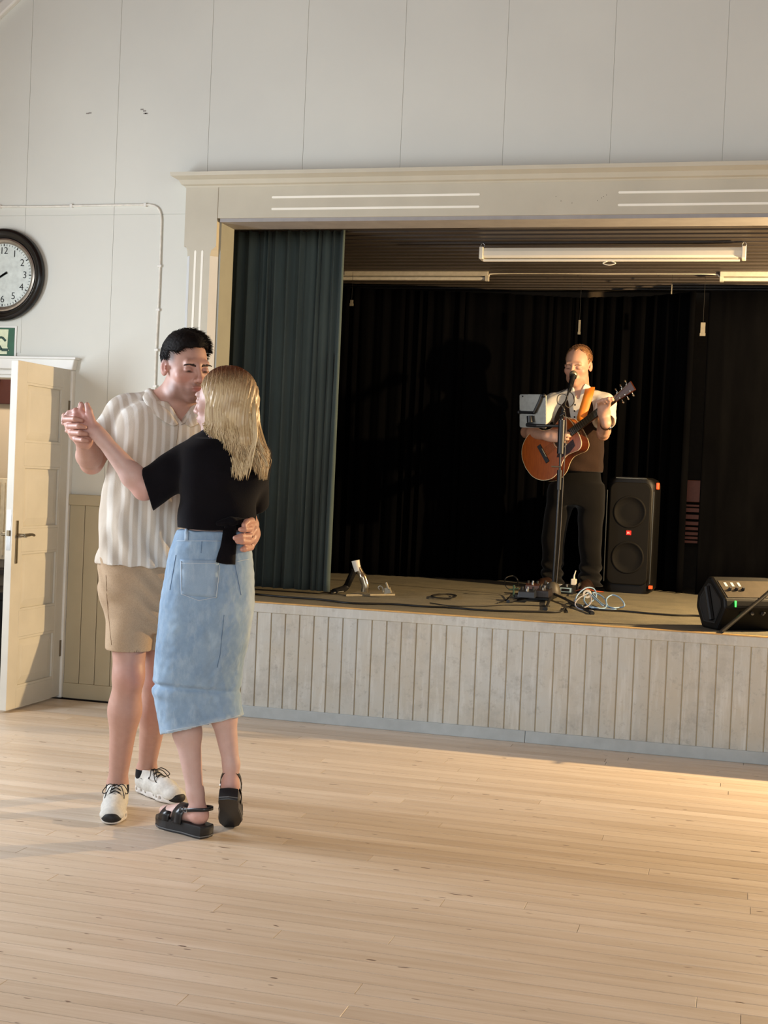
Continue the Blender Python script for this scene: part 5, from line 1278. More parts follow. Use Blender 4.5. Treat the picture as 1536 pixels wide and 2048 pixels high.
# long blond hair: a body of hair with many separate locks falling over the back
M_blond = hair_mat('blond hair', srgb(150, 118, 78), srgb(226, 204, 160), srgb(112, 66, 40), .40)
def hairW():
    rs = random.Random(7); fr = hw; R = fr.R()
    V = Vol(); V.ell(fr(0, -.022, .036), (.082, .103, .088), R, .01)
    b0 = J(478, 830, 4.40); b1 = J(490, 880, 4.375); b2 = J(486, 915, 4.365)
    V.chain([fr(0, -.060, .0), J(470, 815, 4.41), b0, b1, b2], [.075, .070, .060, .040, .020], .03)
    V.cap(fr(.0, -.01, .03), J(440, 850, 4.40), .070, .030, .03); V.chain([J(440, 800, 4.375), J(438, 845, 4.37)], [.035, .022], .03)
    def cv(P):
        L = fr.loc(P.reshape(-1, 3).astype(float)); x, y, z = L.T; return (y-.030+.10*(z-.06)).reshape(P.shape[:-1])
    V.fn(lambda P: -cv(P), fr.o-.2, fr.o+.2, .01, True)
    g = [rng(fr.o[0]-.14, fr.o[0]+.20, .004), rng(4.27, 4.56, .004), rng(1.28, fr.o[2]+.14, .004)]
    me = V.mesh('hair', *g); P = coordsof(me); N = normalsof(me); L = fr.loc(P)
    a = (P-WO)@rW; P += N*(.0016*np.sin(a*420+5*np.sin(P[:, 2]*18))+.0012*np.sin(a*900+5+4*np.sin(P[:, 2]*25)))[:, None]; setcoords(me, P)
    attrib(me, 'lock', np.clip(.45+.25*np.sin(a*700+6*np.sin(P[:, 2]*18))+.15*vnoise(P, 60), 0, 1)); attrib(me, 'root', np.clip((P[:, 2]-(fr.o[2]+.02))/.09, 0, 1)*.85); pkid('hair', me, M_blond, woman, WO)
    cs = []; top_ = fr(0, -.015, .126)
    for i in range(2400):
        a = rs.uniform(-1.0, 1.0); # -1: by the face on the camera side, +1: far back
        th = rs.uniform(-.35, 1.0)
        # start on the crown, run over the skull, fall
        az = math.pi*.5*(rs.uniform(-.55, 1.9)); z1 = rs.uniform(.2, .98)
        r_ = math.sqrt(1-z1*z1); e = np.array([.084*r_*math.cos(az)*(-1), -.022-.105*r_*math.sin(az), .036+.090*z1])
        # only the camera side and the back carry visible locks
        e[1] = min(e[1], .060); p0 = fr(*e); nrm = _n(fr.R().T@np.array([e[0]/.0070, (e[1]+.022)/.0110, (e[2]-.036)/.0081]))
        side = nrm@cW
        e2 = np.array([e[0]/max(r_, .3)*.99, -.022+(e[1]+.022)/max(r_, .3)*.99, -.012]); e2[0] = np.clip(e2[0], -.086, .086); e2[1] = np.clip(e2[1], -.125, .024); p1 = fr(*e2)
        bx = (p1-WO)@rW; t = np.clip((bx-((fr.o-WO)@rW-.06))/.17, 0, 1)
        ln = (.085+.155*t**.8)*rs.uniform(.8, 1.12)
        q1 = p1+np.array([0, 0, -.06])+rW*.012*t+cW*.006; end = q1+rW*(.010+.018*t+rs.gauss(0, .006))+np.array([0, 0, -max(.02, ln-.06)])+cW*rs.uniform(-.004, .022)*t
        if t > .3: end = end+cW*.012
        mid = (q1+end)/2+rW*rs.gauss(0, .004)+cW*.012*t
        m2 = (mid+end)/2+rW*rs.gauss(0, .004)
        pm = (p0+p1)/2; pm = fr.o+(pm-fr.o)*1.06
        pts = bez([Vector(v-WO) for v in (p0, pm, p1, q1, mid, m2, end)], 3)
        wv = rs.uniform(0, 6); k = len(pts)
        pts = [p+Vector(rW)*(.0045*(.3+t)*math.sin(2.0+2*bx*30+i_*.8)*(i_/k)) for i_, p in enumerate(pts)]
        cs.append((pts, np.clip(rs.gauss(.55, .25), 0, 1), rs.uniform(.5, 1.2), min(1.0, max(0, (z1-.2)/.6))))
    # a last wisp that flies out at the shoulder
    for i in range(40):
        p0 = J(500+rs.uniform(-6, 6), 840+rs.uniform(-20, 20), 4.36); p1 = J(516+rs.uniform(-5, 5), 885, 4.36); p2 = J(532+rs.uniform(-9, 7), 918+rs.uniform(-8, 20), 4.35)
        cs.append((bez([Vector(v-WO) for v in (p0, p1, (p1+p2)/2+rW*rs.gauss(0, .004), p2)], 4), rs.random(), .9, 0))
    for i in range(170):
        x0 = rs.uniform(462, 512); p0 = J(x0, 820+rs.uniform(-20, 30), 4.365); p1 = J(x0+rs.uniform(-4, 6), 875, 4.352); p2 = J(483+(x0-488)*.55+rs.gauss(0, 4), 935+rs.uniform(-15, 27), 4.338)
        pts = bez([Vector(v-WO) for v in (p0, p1, (p1+p2)/2+rW*rs.gauss(0, .007), p2)], 4); cs.append((pts, np.clip(rs.gauss(.65, .25), 0, 1), rs.uniform(.8, 1.5), 0))
    strands('hair_lock', cs, M_blond, woman, 4, .0021)
hairW()
eyebrows(Off(hw, WO), HW, hair_mat('fair brow hair', srgb(120, 84, 54), srgb(150, 110, 70)), woman)
# ------------------------------------------------------------------ the singer
singer = thing('person', 'man with short receding hair singing in a brown waistcoat and white shirt, playing guitar', 'person', tuple(J(1150, 1184, 8.9)*[1, 1, 0]+[0, 0, .622]))
SO = np.array(singer.location); SKIN_S = (.60, .34, .235)
hs = facing(J(1156, 733, 8.86), math.radians(-20), math.radians(-12), math.radians(2)); SS = 1.06
angs = math.radians(-12); cS, rS = los(J(1156, 860, 8.9)); fS = cS*math.cos(angs)+rS*math.sin(angs); latS = np.array([-fS[1], fS[0], 0]); aS = math.atan2(latS[1], latS[0])
torS = [(1152, 990, 8.93, .150, .110), (1154, 940, 8.92, .160, .125), (1156, 890, 8.91, .162, .125), (1158, 840, 8.91, .168, .118), (1160, 806, 8.91, .150, .095), (1160, 790, 8.91, .09, .065)]
nS = J(1160, 786, 8.90)
s1, e1, w1 = J(1108, 808, 8.90), J(1054, 864, 8.78), J(1094, 872, 8.54)
s2, e2, w2 = J(1211, 808, 8.86), J(1206, 868, 8.66), J(1212, 846, 8.42)
hA, kA, aA = J(1120, 985, 8.93), J(1107, 1075, 8.90), J(1104, 1160, 8.93)
hB, kB, aB = J(1184, 985, 8.92), J(1180, 1075, 8.88), J(1180, 1160, 8.92)
# guitar frame
GA = J(1092, 904, 8.60); GH = J(1252, 781, 8.40); gu = _n(GH-GA); gn = _n(cS-rS*.50+np.array([0, 0, .10])); gn = _n(gn-gu*(gn@gu)); gv = np.cross(gn, gu)   # u along the neck, n out of the top, v across
GS = .88
G = lambda u, v, n=0.0: GA+(gu*u+gv*v+gn*n)*GS
def bodyS():
    V = Vol(); V.loft([key(*k[:3], k[3]-.02, k[4]-.02, aS) for k in torS], .03); V.cap(nS, hs(0, -.02, -.05), .064, .060, .03)
    V.chain([nS+(s1-nS)*.35, s1], [.05, .055], .04); V.chain([nS+(s2-nS)*.35, s2], [.05, .055], .04)
    for s_, e_, w_ in ((s1, e1, w1), (s2, e2, w2)):
        V.cap(s_, e_, .046, .038, .03); m_ = e_+(w_-e_)*.3; V.cap(e_, m_, .039, .041, .02); V.cap(m_, w_, .041, .027, .02)
    for h_, k_, a_ in ((hA, kA, aA), (hB, kB, aB)): V.chain([h_, k_, a_], [.07, .05, .04], .03)
    head(V, hs, SS, nr=.066, open_mouth=.2)
    # strumming hand over the sound hole
    d = _n(G(.17, .01, .060)-w1); hand(V, w1, d, gn, gu*.3+np.array([0, 0, 1.0]), .185, (.35, .4, .45, .5), (.35, .3), .08, thick=1.05)
    # fretting hand: thumb behind the neck, fingers over the strings
    nk = J(1213, 812, 8.40)
    pm = w2+(J(1208, 826, 8.43)-w2); V.ecap(w2, pm, .029, .042, cS, .65, .02)
    ks = [J(1199, 812, 8.42), J(1204, 810, 8.40), J(1210, 809, 8.385), J(1217, 811, 8.38)]
    for k_ in ks: V.cap(pm, k_, .022, .0145, .02)
    for i, (k_, tpx) in enumerate(zip(ks, [((1197, 804, 8.36), (1205, 800, 8.335), (1209, 806, 8.345)), ((1204, 801, 8.345), (1211, 799, 8.325), (1214, 804, 8.335)), ((1211, 800, 8.335), (1217, 797, 8.315), (1220, 801, 8.325)), ((1219, 803, 8.335), (1224, 797, 8.32), (1226, 800, 8.325))])):
        V.chain([k_]+[J(*t) for t in tpx], [.0125, .0115, .0105, .009], .004)
    V.chain([pm, J(1214, 808, 8.455), J(1218, 797, 8.46)], [.02, .013, .011], .008)
    xs = rng(J(1036, 860, 8.7)[0], J(1240, 860, 8.5)[0]+.02, .007, [(-1.30, -1.16, .005) if False else (hs.o[0]-.10, hs.o[0]+.10, .0036), (J(1190, 810, 8.4)[0], J(1232, 810, 8.4)[0], .0045)])
    ys = rng(8.28, 9.08, .007, [(8.30, 8.50, .0045), (8.72, 8.98, .0042)]); zs = rng(.68, hs.o[2]+.15, .0075, [(hs.o[2]-.14, hs.o[2]+.14, .0036), (1.72, 1.98, .0045)])
    me = V.mesh('body', xs, ys, zs); smooth_verts(me, 1, .35); P = coordsof(me); C = skin_tint(P, hs, SS, SKIN_S, beard=.35, cheek=.5); paint(me, 'tint', C); return me
pkid('body', bodyS(), M_skin, singer, SO)
M_shair = hair_mat('light brown cropped hair', srgb(116, 80, 52), srgb(178, 132, 92))
def cov_s(L):
    x, y, z = L[:, 0], L[:, 1], L[:, 2]; hl = np.where(y > .0, .113-.75*np.abs(np.abs(x)-.018)+.0*y, np.where(y > -.05, .035, .0)); hl = np.where((np.abs(x) > .058) & (y < .02), .01, hl); return hl-z
short_hair(hs, SS, SO, M_shair, singer, cov_s, 900, .0013, (.004, .009), True, .5, 5, 0, .992)
eyebrows(Off(hs, SO), SS, M_shair, singer)
M_whites = fabric('white cotton shirt', srgb(220, 214, 200), srgb(228, 222, 210), 300); M_vest = fabric('brown wool waistcoat', srgb(46, 33, 26), srgb(56, 41, 33), 240)
M_vback = fabric('black waistcoat side', srgb(26, 22, 20), srgb(32, 28, 25)); M_trous = fabric('black trousers cloth', srgb(12, 11, 10), srgb(17, 15, 14), 260)
def shirtS():
    V = Vol(); V.loft([key(*k[:3], k[3]-.002, k[4]-.002, aS) for k in torS[1:]], .03)
    for s_, e_, q, r in ((s1, e1, .62, .066), (s2, e2, .60, .070)):
        V.chain([nS+(s_-nS)*.3, s_], [.058, .066], .05); u_ = _n(e_-s_); c0 = s_+(e_-s_)*q; V.cap(s_, c0+u_*.05, .066, r+.010, .03)
        V.fn(lambda P, c0=c0, u_=u_: np.maximum(-((P-c0)@u_), np.linalg.norm(P-(c0+u_*.09), axis=-1)-.15), c0-.16, c0+.18, .004, True); V.cap(c0-u_*.02, c0+u_*.1, .062, .07, .004, True)
    V.cap(nS+np.array([0, 0, -.02]), nS+fS*.01+np.array([0, 0, .10]), .068, .074, .02); V.half(nS+np.array([0, 0, .045]), _n(np.array([0, 0, 1])-fS*.25), .004)
    V.cap(nS, nS+np.array([0, 0, .12]), .060, .066, .004, True)
    tf = Frame(nS, fS); V.fn(lambda P: np.maximum(np.maximum(np.abs((P-nS)@tf.r)-(.012+((P-nS)@tf.u+.02)*.35), -((P-nS)@tf.u)-.04), .03-(P-nS)@tf.f)*.9, nS-.15, nS+.15, .004, True)
    me = V.mesh('shirt', rng(J(1040, 860, 8.8)[0], J(1245, 860, 8.5)[0]+.05, .006), rng(8.55, 9.06, .006), rng(1.30, nS[2]+.1, .006)); smooth_verts(me, 2, .4); P = coordsof(me); N = normalsof(me); P += N*(.004*vnoise(P, 30, 2)+.002*vnoise(P, 70))[:, None]; setcoords(me, P); attrib(me, 'across', P[:, 0]*0); return me
pkid('shirt', shirtS(), M_whites, singer, SO)
def vest():
    V = Vol(); hemz = J(1150, 940, 8.9)[2]
    V.loft([(hemz-.01, *key(1154, 940, 8.92, 0, 0, 0)[1:3], .172, .136, aS)]+[key(*k[:3], k[3]+.010, k[4]+.010, aS) for k in torS[2:]], .02, disp=lambda P, th, z: .003*vnoise(P, 22, 2)+.004*np.sin(z*55+P[..., 0]*30)*np.clip((1.62-z)/.2, 0, 1))
    for s_ in (s1, s2): V.cap(nS+(s_-nS)*.35, nS+(s_-nS)*.80, .062, .058, .03)
    for s_, e_ in ((s1, e1), (s2, e2)):
        o_ = _n((s_-nS)*[1, 1, 0]); V.half(s_-o_*.012, o_, .012)
    tf = Frame(nS, fS)
    V.fn(lambda P: np.maximum(np.maximum(np.abs((P-nS)@tf.r)-(.075+((P-nS)@tf.u)*.26), -((P-nS)@tf.u)-.20), .03-(P-nS)@tf.f)*.9, nS-.35, nS+.35, .004, True)
    V.cap(nS, nS+np.array([0, 0, .12]), .066, .09, .01, True)
    me = V.mesh('waistcoat', rng(J(1085, 860, 8.8)[0], J(1220, 860, 8.9)[0]+.05, .006), rng(8.70, 9.08, .006), rng(hemz-.03, nS[2]+.06, .006)); smooth_verts(me, 1, .4); return me
pkid('waistcoat', vest(), M_vest, singer, SO)
for i, (px, py) in enumerate([(1150, 812), (1149, 824), (1149, 836)]):
    p = J(px, py, 8.9)+cS*.125; V = Vol(); V.ell(p, (.006, .004, .006), None, .002); pkid('button', V.mesh('button', *[rng(p[k]-.01, p[k]+.01, .002) for k in range(3)]), M_vback, singer, SO)
def trousers():
    V = Vol(); V.loft([key(1153, 1010, 8.93, .150, .118, aS), key(1154, 975, 8.92, .160, .122, aS), key(1154, 928, 8.92, .150, .112, aS)], .03)
    for h_, k_, a_, sd in ((hA, kA, aA, 1), (hB, kB, aB, 2)):
        b_ = a_+np.array([0, 0, -.005]); V.loft([(b_[2]-.035, b_[0], b_[1], .078, .088, aS), (b_[2]+.08, b_[0], b_[1], .068, .078, aS), (k_[2], k_[0], k_[1], .076, .084, aS), (h_[2]-.05, h_[0], h_[1], .086, .105, aS), (h_[2]+.05, h_[0], h_[1], .070, .10, aS)], .05,
            disp=lambda P, th, z, sd=sd: .007*np.sin(z*38+th*1.5+sd)*np.clip(.2+np.abs(z-1.02), 0, 1)+.010*np.sin(z*95+th*2+sd)*np.clip((.84-z)/.1, 0, 1))
    me = V.mesh('trousers', rng(J(1060, 1000, 8.9)[0], J(1235, 1000, 8.9)[0], .0065), rng(8.72, 9.10, .0065), rng(.63, 1.55, .0065)); smooth_verts(me, 1, .4); return me
pkid('trousers', trousers(), M_trous, singer, SO)
M_bshoe = plain('dark brown leather', srgb(40, 26, 20), .35)
for a_, t_ in ((aA, (-.25, -1, 0)), (aB, (-.1, -1, 0))):
    f_ = Frame([a_[0], a_[1], .622], t_); V = Vol(); V.chain([f_(0, -.05, .045), f_(0, .05, .045), f_(0, .15, .030), f_(0, .20, .026)], [.038, .040, .042, .032], .03); V.half(f_(0, 0, .004), (0, 0, -1), .003)
    so = pkid('shoe', V.mesh('shoe', *[rng(a_[k]-.28 if k < 2 else .61, a_[k]+.28 if k < 2 else .80, .0055) for k in range(3)]), M_bshoe, singer, SO)
    b = MB(); b.prism([(.042*math.cos(t)*(1 if math.sin(t) > 0 else .85), .07+.165*math.sin(t)) for t in [2*math.pi*i/18 for i in range(18)]], 'Z', .0, .012); b.v = [tuple(f_(*v)-SO) for v in b.v]; b.build('outsole', M_rub, so)
wt = _n(w2-e2); wc = e2+(w2-e2)*.86; b = MB(); sdv = _n(np.cross(wt, [0, 0, 1])); ud = np.cross(sdv, wt)
b.tube([wc-wt*.009-SO, wc+wt*.009-SO], .0345, 16); b.build('watch_strap', plain('brown watch strap', srgb(60, 36, 24), .5), singer, smooth=True)
wd_ = _n(cS+rS*.5-wt*((cS+rS*.5)@wt)); b = MB(); b.tube([wc+wd_*.030-SO, wc+wd_*.042-SO], .018, 20); b.build('watch_case', M_steel, singer, smooth=True)

# ------------------------------------------------------------------ the guitar
def gwood():
    t = NT('amber cedar guitar top'); v = t.coords('Generated', (1, 1, 1)); a = t.noise(t.coords('Object', (60, 60, 8)), 2, 4); t.col(t.ramp(a, [(.3, srgb(150, 70, 16)), (.7, srgb(176, 88, 24))])); t.set(Roughness=.25); t.b.inputs['Coat Weight'].default_value = .5; return t.m
M_gtop = gwood(); M_gside = plain('dark mahogany', srgb(70, 30, 14), .22, nscale=12, coat=.5); M_bind = plain('ivory binding', srgb(230, 214, 170), .35); M_ebony = plain('ebony', srgb(20, 15, 13), .4); M_guard = plain('dark tortoise guard', srgb(46, 18, 10), .2)
M_fret = plain('nickel', srgb(190, 185, 175), .3, 1.0); M_leather = plain('orange-tan leather', srgb(222, 128, 40), .55, nscale=12, bump=.1)
gt_ = thing('acoustic_guitar', 'amber acoustic guitar with dark pickguard held by the singer', 'guitar', tuple(GA)); GO = GA
ctl = [(-.205, 0), (-.19, .085), (-.14, .155), (-.06, .193), (.02, .180), (.085, .137), (.13, .122), (.18, .130), (.235, .142), (.275, .118), (.292, .060), (.294, 0)]
cp = bez([Vector((a, b, 0)) for a, b in ctl], 5); ol = [(p.x, p.y) for p in cp]+[(p.x, -p.y) for p in cp[-2:0:-1]]
D = .105
def outline(k, n): return [G(u*(1+k)-.0*k, v*(1+k), n)-GO for u, v in ol]
MB().loft([outline(-.004, 0.0), outline(0, -.004), outline(0, -D+.004), outline(-.004, -D)]).build('body', M_gside, gt_, smooth=50)
MB().loft([outline(-.014, -.001), outline(-.014, .0016)]).build('soundboard', M_gtop, gt_)
for n_ in (0.0, -D): MB().loft([outline(.003, n_-.003), outline(.003, n_+.0008), outline(-.016, n_+.0012), outline(-.016, n_-.003)], cap=False).build('binding', M_bind, gt_)
def disc(u0, v0, r, n0, n1, nm, mat, r2=None):
    b = MB(); rg = lambda r_, n_: [G(u0+r_*math.cos(t), v0+r_*math.sin(t), n_)-GO for t in [2*math.pi*i/28 for i in range(28)]]
    if r2: b.loft([rg(r, n0), rg(r, n1), rg(r2, n1), rg(r2, n0)], cap=False)
    else: b.loft([rg(r, n0), rg(r, n1)])
    return b.build(nm, mat, gt_)
disc(.145, 0, .050, .0015, .0022, 'sound_hole', M_dark); disc(.145, 0, .060, .0014, .0026, 'rosette', M_bind, .0555)
sgn = -1 if (G(0, 1)[2] > G(0, 0)[2]) else 1
b = MB(); pg = [(.10, .048), (.135, .062), (.19, .052), (.235, .050), (.225, .10), (.16, .118), (.09, .110), (.055, .085)]; b.loft([[G(u, sgn*v, .0016)-GO for u, v in pg], [G(u, sgn*v, .003)-GO for u, v in pg]]); b.build('pickguard', M_guard, gt_)
def gbox(u0, u1, v0, v1, n0, n1, nm, mat, v2=None, v3=None, bevel=0, par=None):
    v2 = v0 if v2 is None else v2; v3 = v1 if v3 is None else v3; b = MB()
    b.add([G(u0, v0, n0)-GO, G(u1, v2, n0)-GO, G(u1, v3, n0)-GO, G(u0, v1, n0)-GO, G(u0, v0, n1)-GO, G(u1, v2, n1)-GO, G(u1, v3, n1)-GO, G(u0, v1, n1)-GO], [(0, 3, 2, 1), (4, 5, 6, 7), (0, 1, 5, 4), (1, 2, 6, 5), (2, 3, 7, 6), (3, 0, 4, 7)])
    return b.build(nm, mat, par or gt_, bevel=bevel)
gbox(-.040, -.008, -.075, .075, .0015, .009, 'bridge', M_ebony, bevel=.002); gbox(-.012, -.009, -.036, .036, .009, .012, 'saddle', M_bind)
NK = .655
gbox(.190, NK, -.028, .028, .004, .012, 'fretboard', M_ebony, -.0215, .0215)
gbox(.285, NK, -.027, .027, -.022, .004, 'neck', M_gside, -.021, .021, bevel=.008)
for i in range(1, 19):
    u = NK-.62*(1-2**(-i/12)); w_ = .0215+(NK-u)*.014
    if u > .2: gbox(u-.0008, u+.0008, -w_, w_, .012, .0132, 'fret', M_fret)
hd = gbox(NK, NK+.17, -.022, .022, -.014, .002, 'headstock', M_gside, -.038, .038, bevel=.003)
for s_ in (-1, 1):
    for i in range(3):
        u = NK+.045+i*.045; v = s_*(.034+i*.003); b = MB(); b.tube([G(u, v-s_*.012, .002)-GO, G(u, v-s_*.012, .014)-GO], .0032, 8); b.tube([G(u, v, -.006)-GO, G(u, v+s_*.022, -.006)-GO], .0022, 6); b.ops = None
        b.tube([G(u, v+s_*.014, -.006)-GO, G(u, v+s_*.019, -.006)-GO, G(u, v+s_*.030, -.006)-GO], [.003, .0085, .006], 8, flat=.6); b.build('tuning_peg', M_fret, gt_, smooth=True)
for i in range(6):
    v0, v1 = -.029+i*.0116, -.017+i*.0068; MB().tube([G(-.02, v0, .012)-GO, G(NK+.01, v1, .0155)-GO, G(NK+.045+(i % 3)*.045, (-1 if i < 3 else 1)*.022, .008)-GO], .0007, 4).build('string', M_fret, gt_)
# strap: from the heel of the neck over his left shoulder and down his back to the end pin
tS = Frame(nS, fS)
sp_ = [J(1163, 852, 8.60)-gn*.02, J(1163, 838, 8.735), J(1167, 822, 8.748), J(1172, 806, 8.756), J(1177, 789, 8.775), J(1180, 778, 8.84), J(1179, 776, 8.93), J(1165, 800, 9.045), J(1130, 860, 9.055), J(1100, 900, 8.90), G(-.2, 0, -D/2)]
P_ = bez([Vector(p) for p in sp_], 5); rows = []
for i, p in enumerate(P_):
    w_ = .030 if i > 3 else .012+.006*i; t = (P_[min(i+1, len(P_)-1)]-P_[max(0, i-1)]).normalized(); acr = Vector(rS) if i < 36 else Vector((0, 0, 1)); acr = (acr-t*acr.dot(t)).normalized(); rows.append([np.array(p-acr*w_), np.array(p), np.array(p+acr*w_)])
so_ = slab('strap', rows, .004, M_leather, gt_, GO)

# ------------------------------------------------------------------ microphone stand, microphone, tablet
M_blk = plain('black powder coat', srgb(22, 22, 24), .4); M_grey = plain('dark grey tube', srgb(54, 56, 60), .3, .6)
base = atZ(1105, 1196, .622); YM = float(base[1]); ms = thing('microphone_stand', 'black microphone stand with boom in front of the singer', 'stand', tuple(base)); BO = base
L3 = lambda *a: J(*a)-BO
MB().lathe((0, 0, 0), [(.050, .018), (.052, .03), (.045, .055), (.034, .085), (.018, .098), (.012, .10)], 20).build('base_hub', plain('grey-brown cast hub', srgb(70, 64, 54), .5), ms, smooth=50)
for q in ((1018, 1203), (1091, 1218), (1184, 1226)):
    e = atZ(q[0], q[1], .630)-BO; lg = MB(); lg.tube([(0, 0, .03), tuple(e*.5+[0, 0, .018]), tuple(e)], .008, 8); lo_ = lg.build('leg', M_blk, ms, smooth=True)
    u = Vector(e).normalized(); MB().tube([Vector(e)-u*.03, Vector(e)+u*.012], .012, 8).build('rubber_foot', M_rub, lo_, smooth=True)
tp = L3(1124, 838, YM); mid = L3(1119, 950, YM); MB().tube([(0, 0, .09), tuple(mid*[1, 1, 1])], .0085, 10).build('lower_pole', M_grey, ms, smooth=True)
MB().tube([tuple(mid-[0, 0, .09]), tuple(mid+[0, 0, .03])], .016, 12).build('clutch', M_blk, ms, smooth=True)
MB().tube([tuple(mid), tuple(tp)], .0070, 10).build('upper_pole', M_grey, ms, smooth=True)
MB().tube([tuple(mid+[0, 0, .13]), tuple(mid+[0, 0, .335])], .022, 12).build('sleeve', M_blk, ms, smooth=True)
MB().tube([tuple(mid+[-.05, -.01, .05]), tuple(mid+[.01, -.01, .05])], .005, 8).build('clamp_screw', M_steel, ms)
b0_, b1_ = L3(1121, 848, YM), J(1143, 762, 8.62)-BO
MB().tube([tuple(b0_), tuple(L3(1127, 818, YM+.02))], .012, 12).tube([tuple(L3(1120, 832, YM-.01)), tuple(L3(1130, 826, YM-.01))], .008, 10).build('boom_joint', M_blk, ms, smooth=True)
MB().tube([tuple(L3(1123, 832, YM)), tuple(b1_)], .0062, 8).build('boom', M_grey, ms, smooth=True)
micp = J(1147, 749, 8.67); mdir = _n(J(1142, 768, 8.60)-micp); mc = thing('microphone', 'silver-headed black vocal microphone at the singer\'s mouth', 'microphone', tuple(micp))
V = Vol(); V.ell((0, 0, 0), (.026, .026, .027), None, .01); me = V.mesh('grille', *[rng(-.035, .035, .003)]*3); me.materials.append(plain('silver mesh grille', srgb(196, 186, 160), .35, .8, nscale=600, namp=.3)); link('grille', me, mc)
MB().tube([tuple(mdir*.022), tuple(mdir*.027), tuple(mdir*.15), tuple(mdir*.17)], [.022, .019, .0125, .011], 14).build('handle', M_blk, mc, smooth=True)
MB().tube([tuple(mdir*.018), tuple(mdir*.026)], .0245, 18).build('collar_ring', M_steel, mc, smooth=True)
MB().tube([tuple(mdir*.075), tuple(mdir*.11)], .018, 12).build('clip', M_blk, mc, smooth=True)
cbk = thing('microphone_cable', 'thin cable looping from the microphone down its stand', 'cable', tuple(micp+mdir*.17)); o3 = micp+mdir*.17
cpts = [o3, J(1146, 790, 8.55), J(1148, 805, 8.45), J(1138, 815, 8.35), J(1130, 808, 8.26), J(1135, 795, 8.24), J(1127, 788, 8.24), J(1116, 792, 8.24), J(1115, 806, 8.23), J(1124, 812, 8.21), J(1131, 830, 8.19), J(1132, 870, 8.19), J(1127, 950, 8.19), J(1120, 1080, 8.19), J(1112, 1180, 8.18)]
MB().tube([tuple(p-Vector(o3)) for p in bez([Vector(p) for p in cpts], 6)], .0032, 6).build('cable', plain('grey cable', srgb(70, 66, 62), .45), cbk, smooth=180)
# the tablet in its clamp, seen from behind
tb = J(1066, 822, 8.22); tab = thing('tablet', 'silver-grey tablet seen from behind, clamped left of the microphone stand', 'tablet', tuple(tb))
tc = [J(1035, 789, 8.26), J(1083, 790, 8.17), J(1097, 852, 8.17), J(1041, 852, 8.26)]
tu = _n((tc[1]-tc[0])+(tc[2]-tc[3])); tv = _n((tc[3]-tc[0])+(tc[2]-tc[1])); tv = _n(tv-tu*(tu@tv)); tn = np.cross(tu, tv); wT, hT = .200, .205
def rrect(w_, h_, r, n=5): return [(sx*(w_/2-r)+r*math.cos(a0+math.pi/2*i/n), sy*(h_/2-r)+r*math.sin(a0+math.pi/2*i/n)) for sx, sy, a0 in ((1, 1, 0), (-1, 1, math.pi/2), (-1, -1, math.pi), (1, -1, 1.5*math.pi)) for i in range(n+1)]
def tsl(n0, n1, k=0.0): b = MB(); b.loft([[tu*u+tv*v+tn*n_ for u, v in rrect(wT-k, hT-k, .012)] for n_ in (n0, n1)]); return b
back_ = 1 if tn@cS > 0 else -1
tsl(-.0035, .0035).build('body', plain('silver aluminium', srgb(150, 148, 140), .35, .5), tab, bevel=.001)
tsl(-back_*.0045, -back_*.0034, .012).build('screen', plain('dark glass', srgb(12, 12, 14), .1), tab)
b = MB(); c_ = tu*(-.075)+tv*(-.09)+tn*back_*.004; b.tube([tuple(c_), tuple(c_+tn*back_*.0015)], .005, 12); b.build('camera_lens', M_dark, tab)
hl_ = thing('tablet_holder', 'black tablet clamp with knobs fixed to the microphone stand', 'holder', tuple(tb))
nb2 = tn*back_; f2 = lambda u, v, n: tuple(tu*u+tv*v+nb2*n)
b = MB(); b.tube([f2(-.10, .008, .012), f2(.02, .010, .014)], .009, 8); b.build('clamp_bar', M_blk, hl_, smooth=True)
b = MB(); b.tube([f2(.02, .01, .016), f2(.06, -.06, .014), f2(.075, -.10, .010)], .010, 8); b.build('upper_arm', M_blk, hl_, smooth=True)
b = MB(); b.tube([f2(-.01, .03, .018), f2(-.005, .07, .022)], .021, 12); b.build('ball_joint', M_blk, hl_, smooth=True)
b = MB(); b.tube([f2(-.03, .085, .022), f2(.05, .088, .03), tuple(J(1120, 852, YM)-tb)], [.012, .011, .009], 10); b.build('support_arm', M_blk, hl_, smooth=True)
for q, nm in ((f2(.09, -.095, .012), 'clamp_jaw'), (f2(-.098, .008, .010), 'clamp_jaw')):
    V = Vol(); V.ell(q, (.013, .012, .013), None, .004); me = V.mesh(nm, *[rng(q[i]-.02, q[i]+.02, .004) for i in range(3)]); me.materials.append(M_blk); link(nm, me, hl_)

# ------------------------------------------------------------------ tall party loudspeaker
sb = atZ(1252, 1186, .622); M_spk = plain('black speaker plastic', srgb(9, 8, 8), .5, spec=.2); M_gril = plain('dark perforated grille', srgb(19, 17, 14), .6, .0, spec=.12, nscale=500, namp=.35, bump=.6, bs=700)
lsp = thing('loudspeaker', 'tall black two-woofer loudspeaker with red badge standing right of the singer', 'speaker', tuple(sb), math.radians(-3))
sw_, sh_, sd_ = .325, .765, .34
def rr3(w_, d_, r, z, n=5): return [(x, y+d_/2, z) for x, y in rrect(w_, d_, r, n)]
MB().loft([rr3(sw_-.05, sd_-.03, .05, .0), rr3(sw_, sd_, .06, .03), rr3(sw_, sd_, .06, sh_-.05), rr3(sw_-.03, sd_-.03, .06, sh_-.015), rr3(sw_-.09, sd_-.09, .05, sh_)]).build('cabinet', M_spk, lsp, smooth=50)
def plate(w_, z0, z1, r, y0, y1):
    h_ = z1-z0; pts = [(u, v+(z0+z1)/2) for u, v in rrect(w_, h_, r, 6)]; return MB().prism(pts, 'Y', y0, y1)
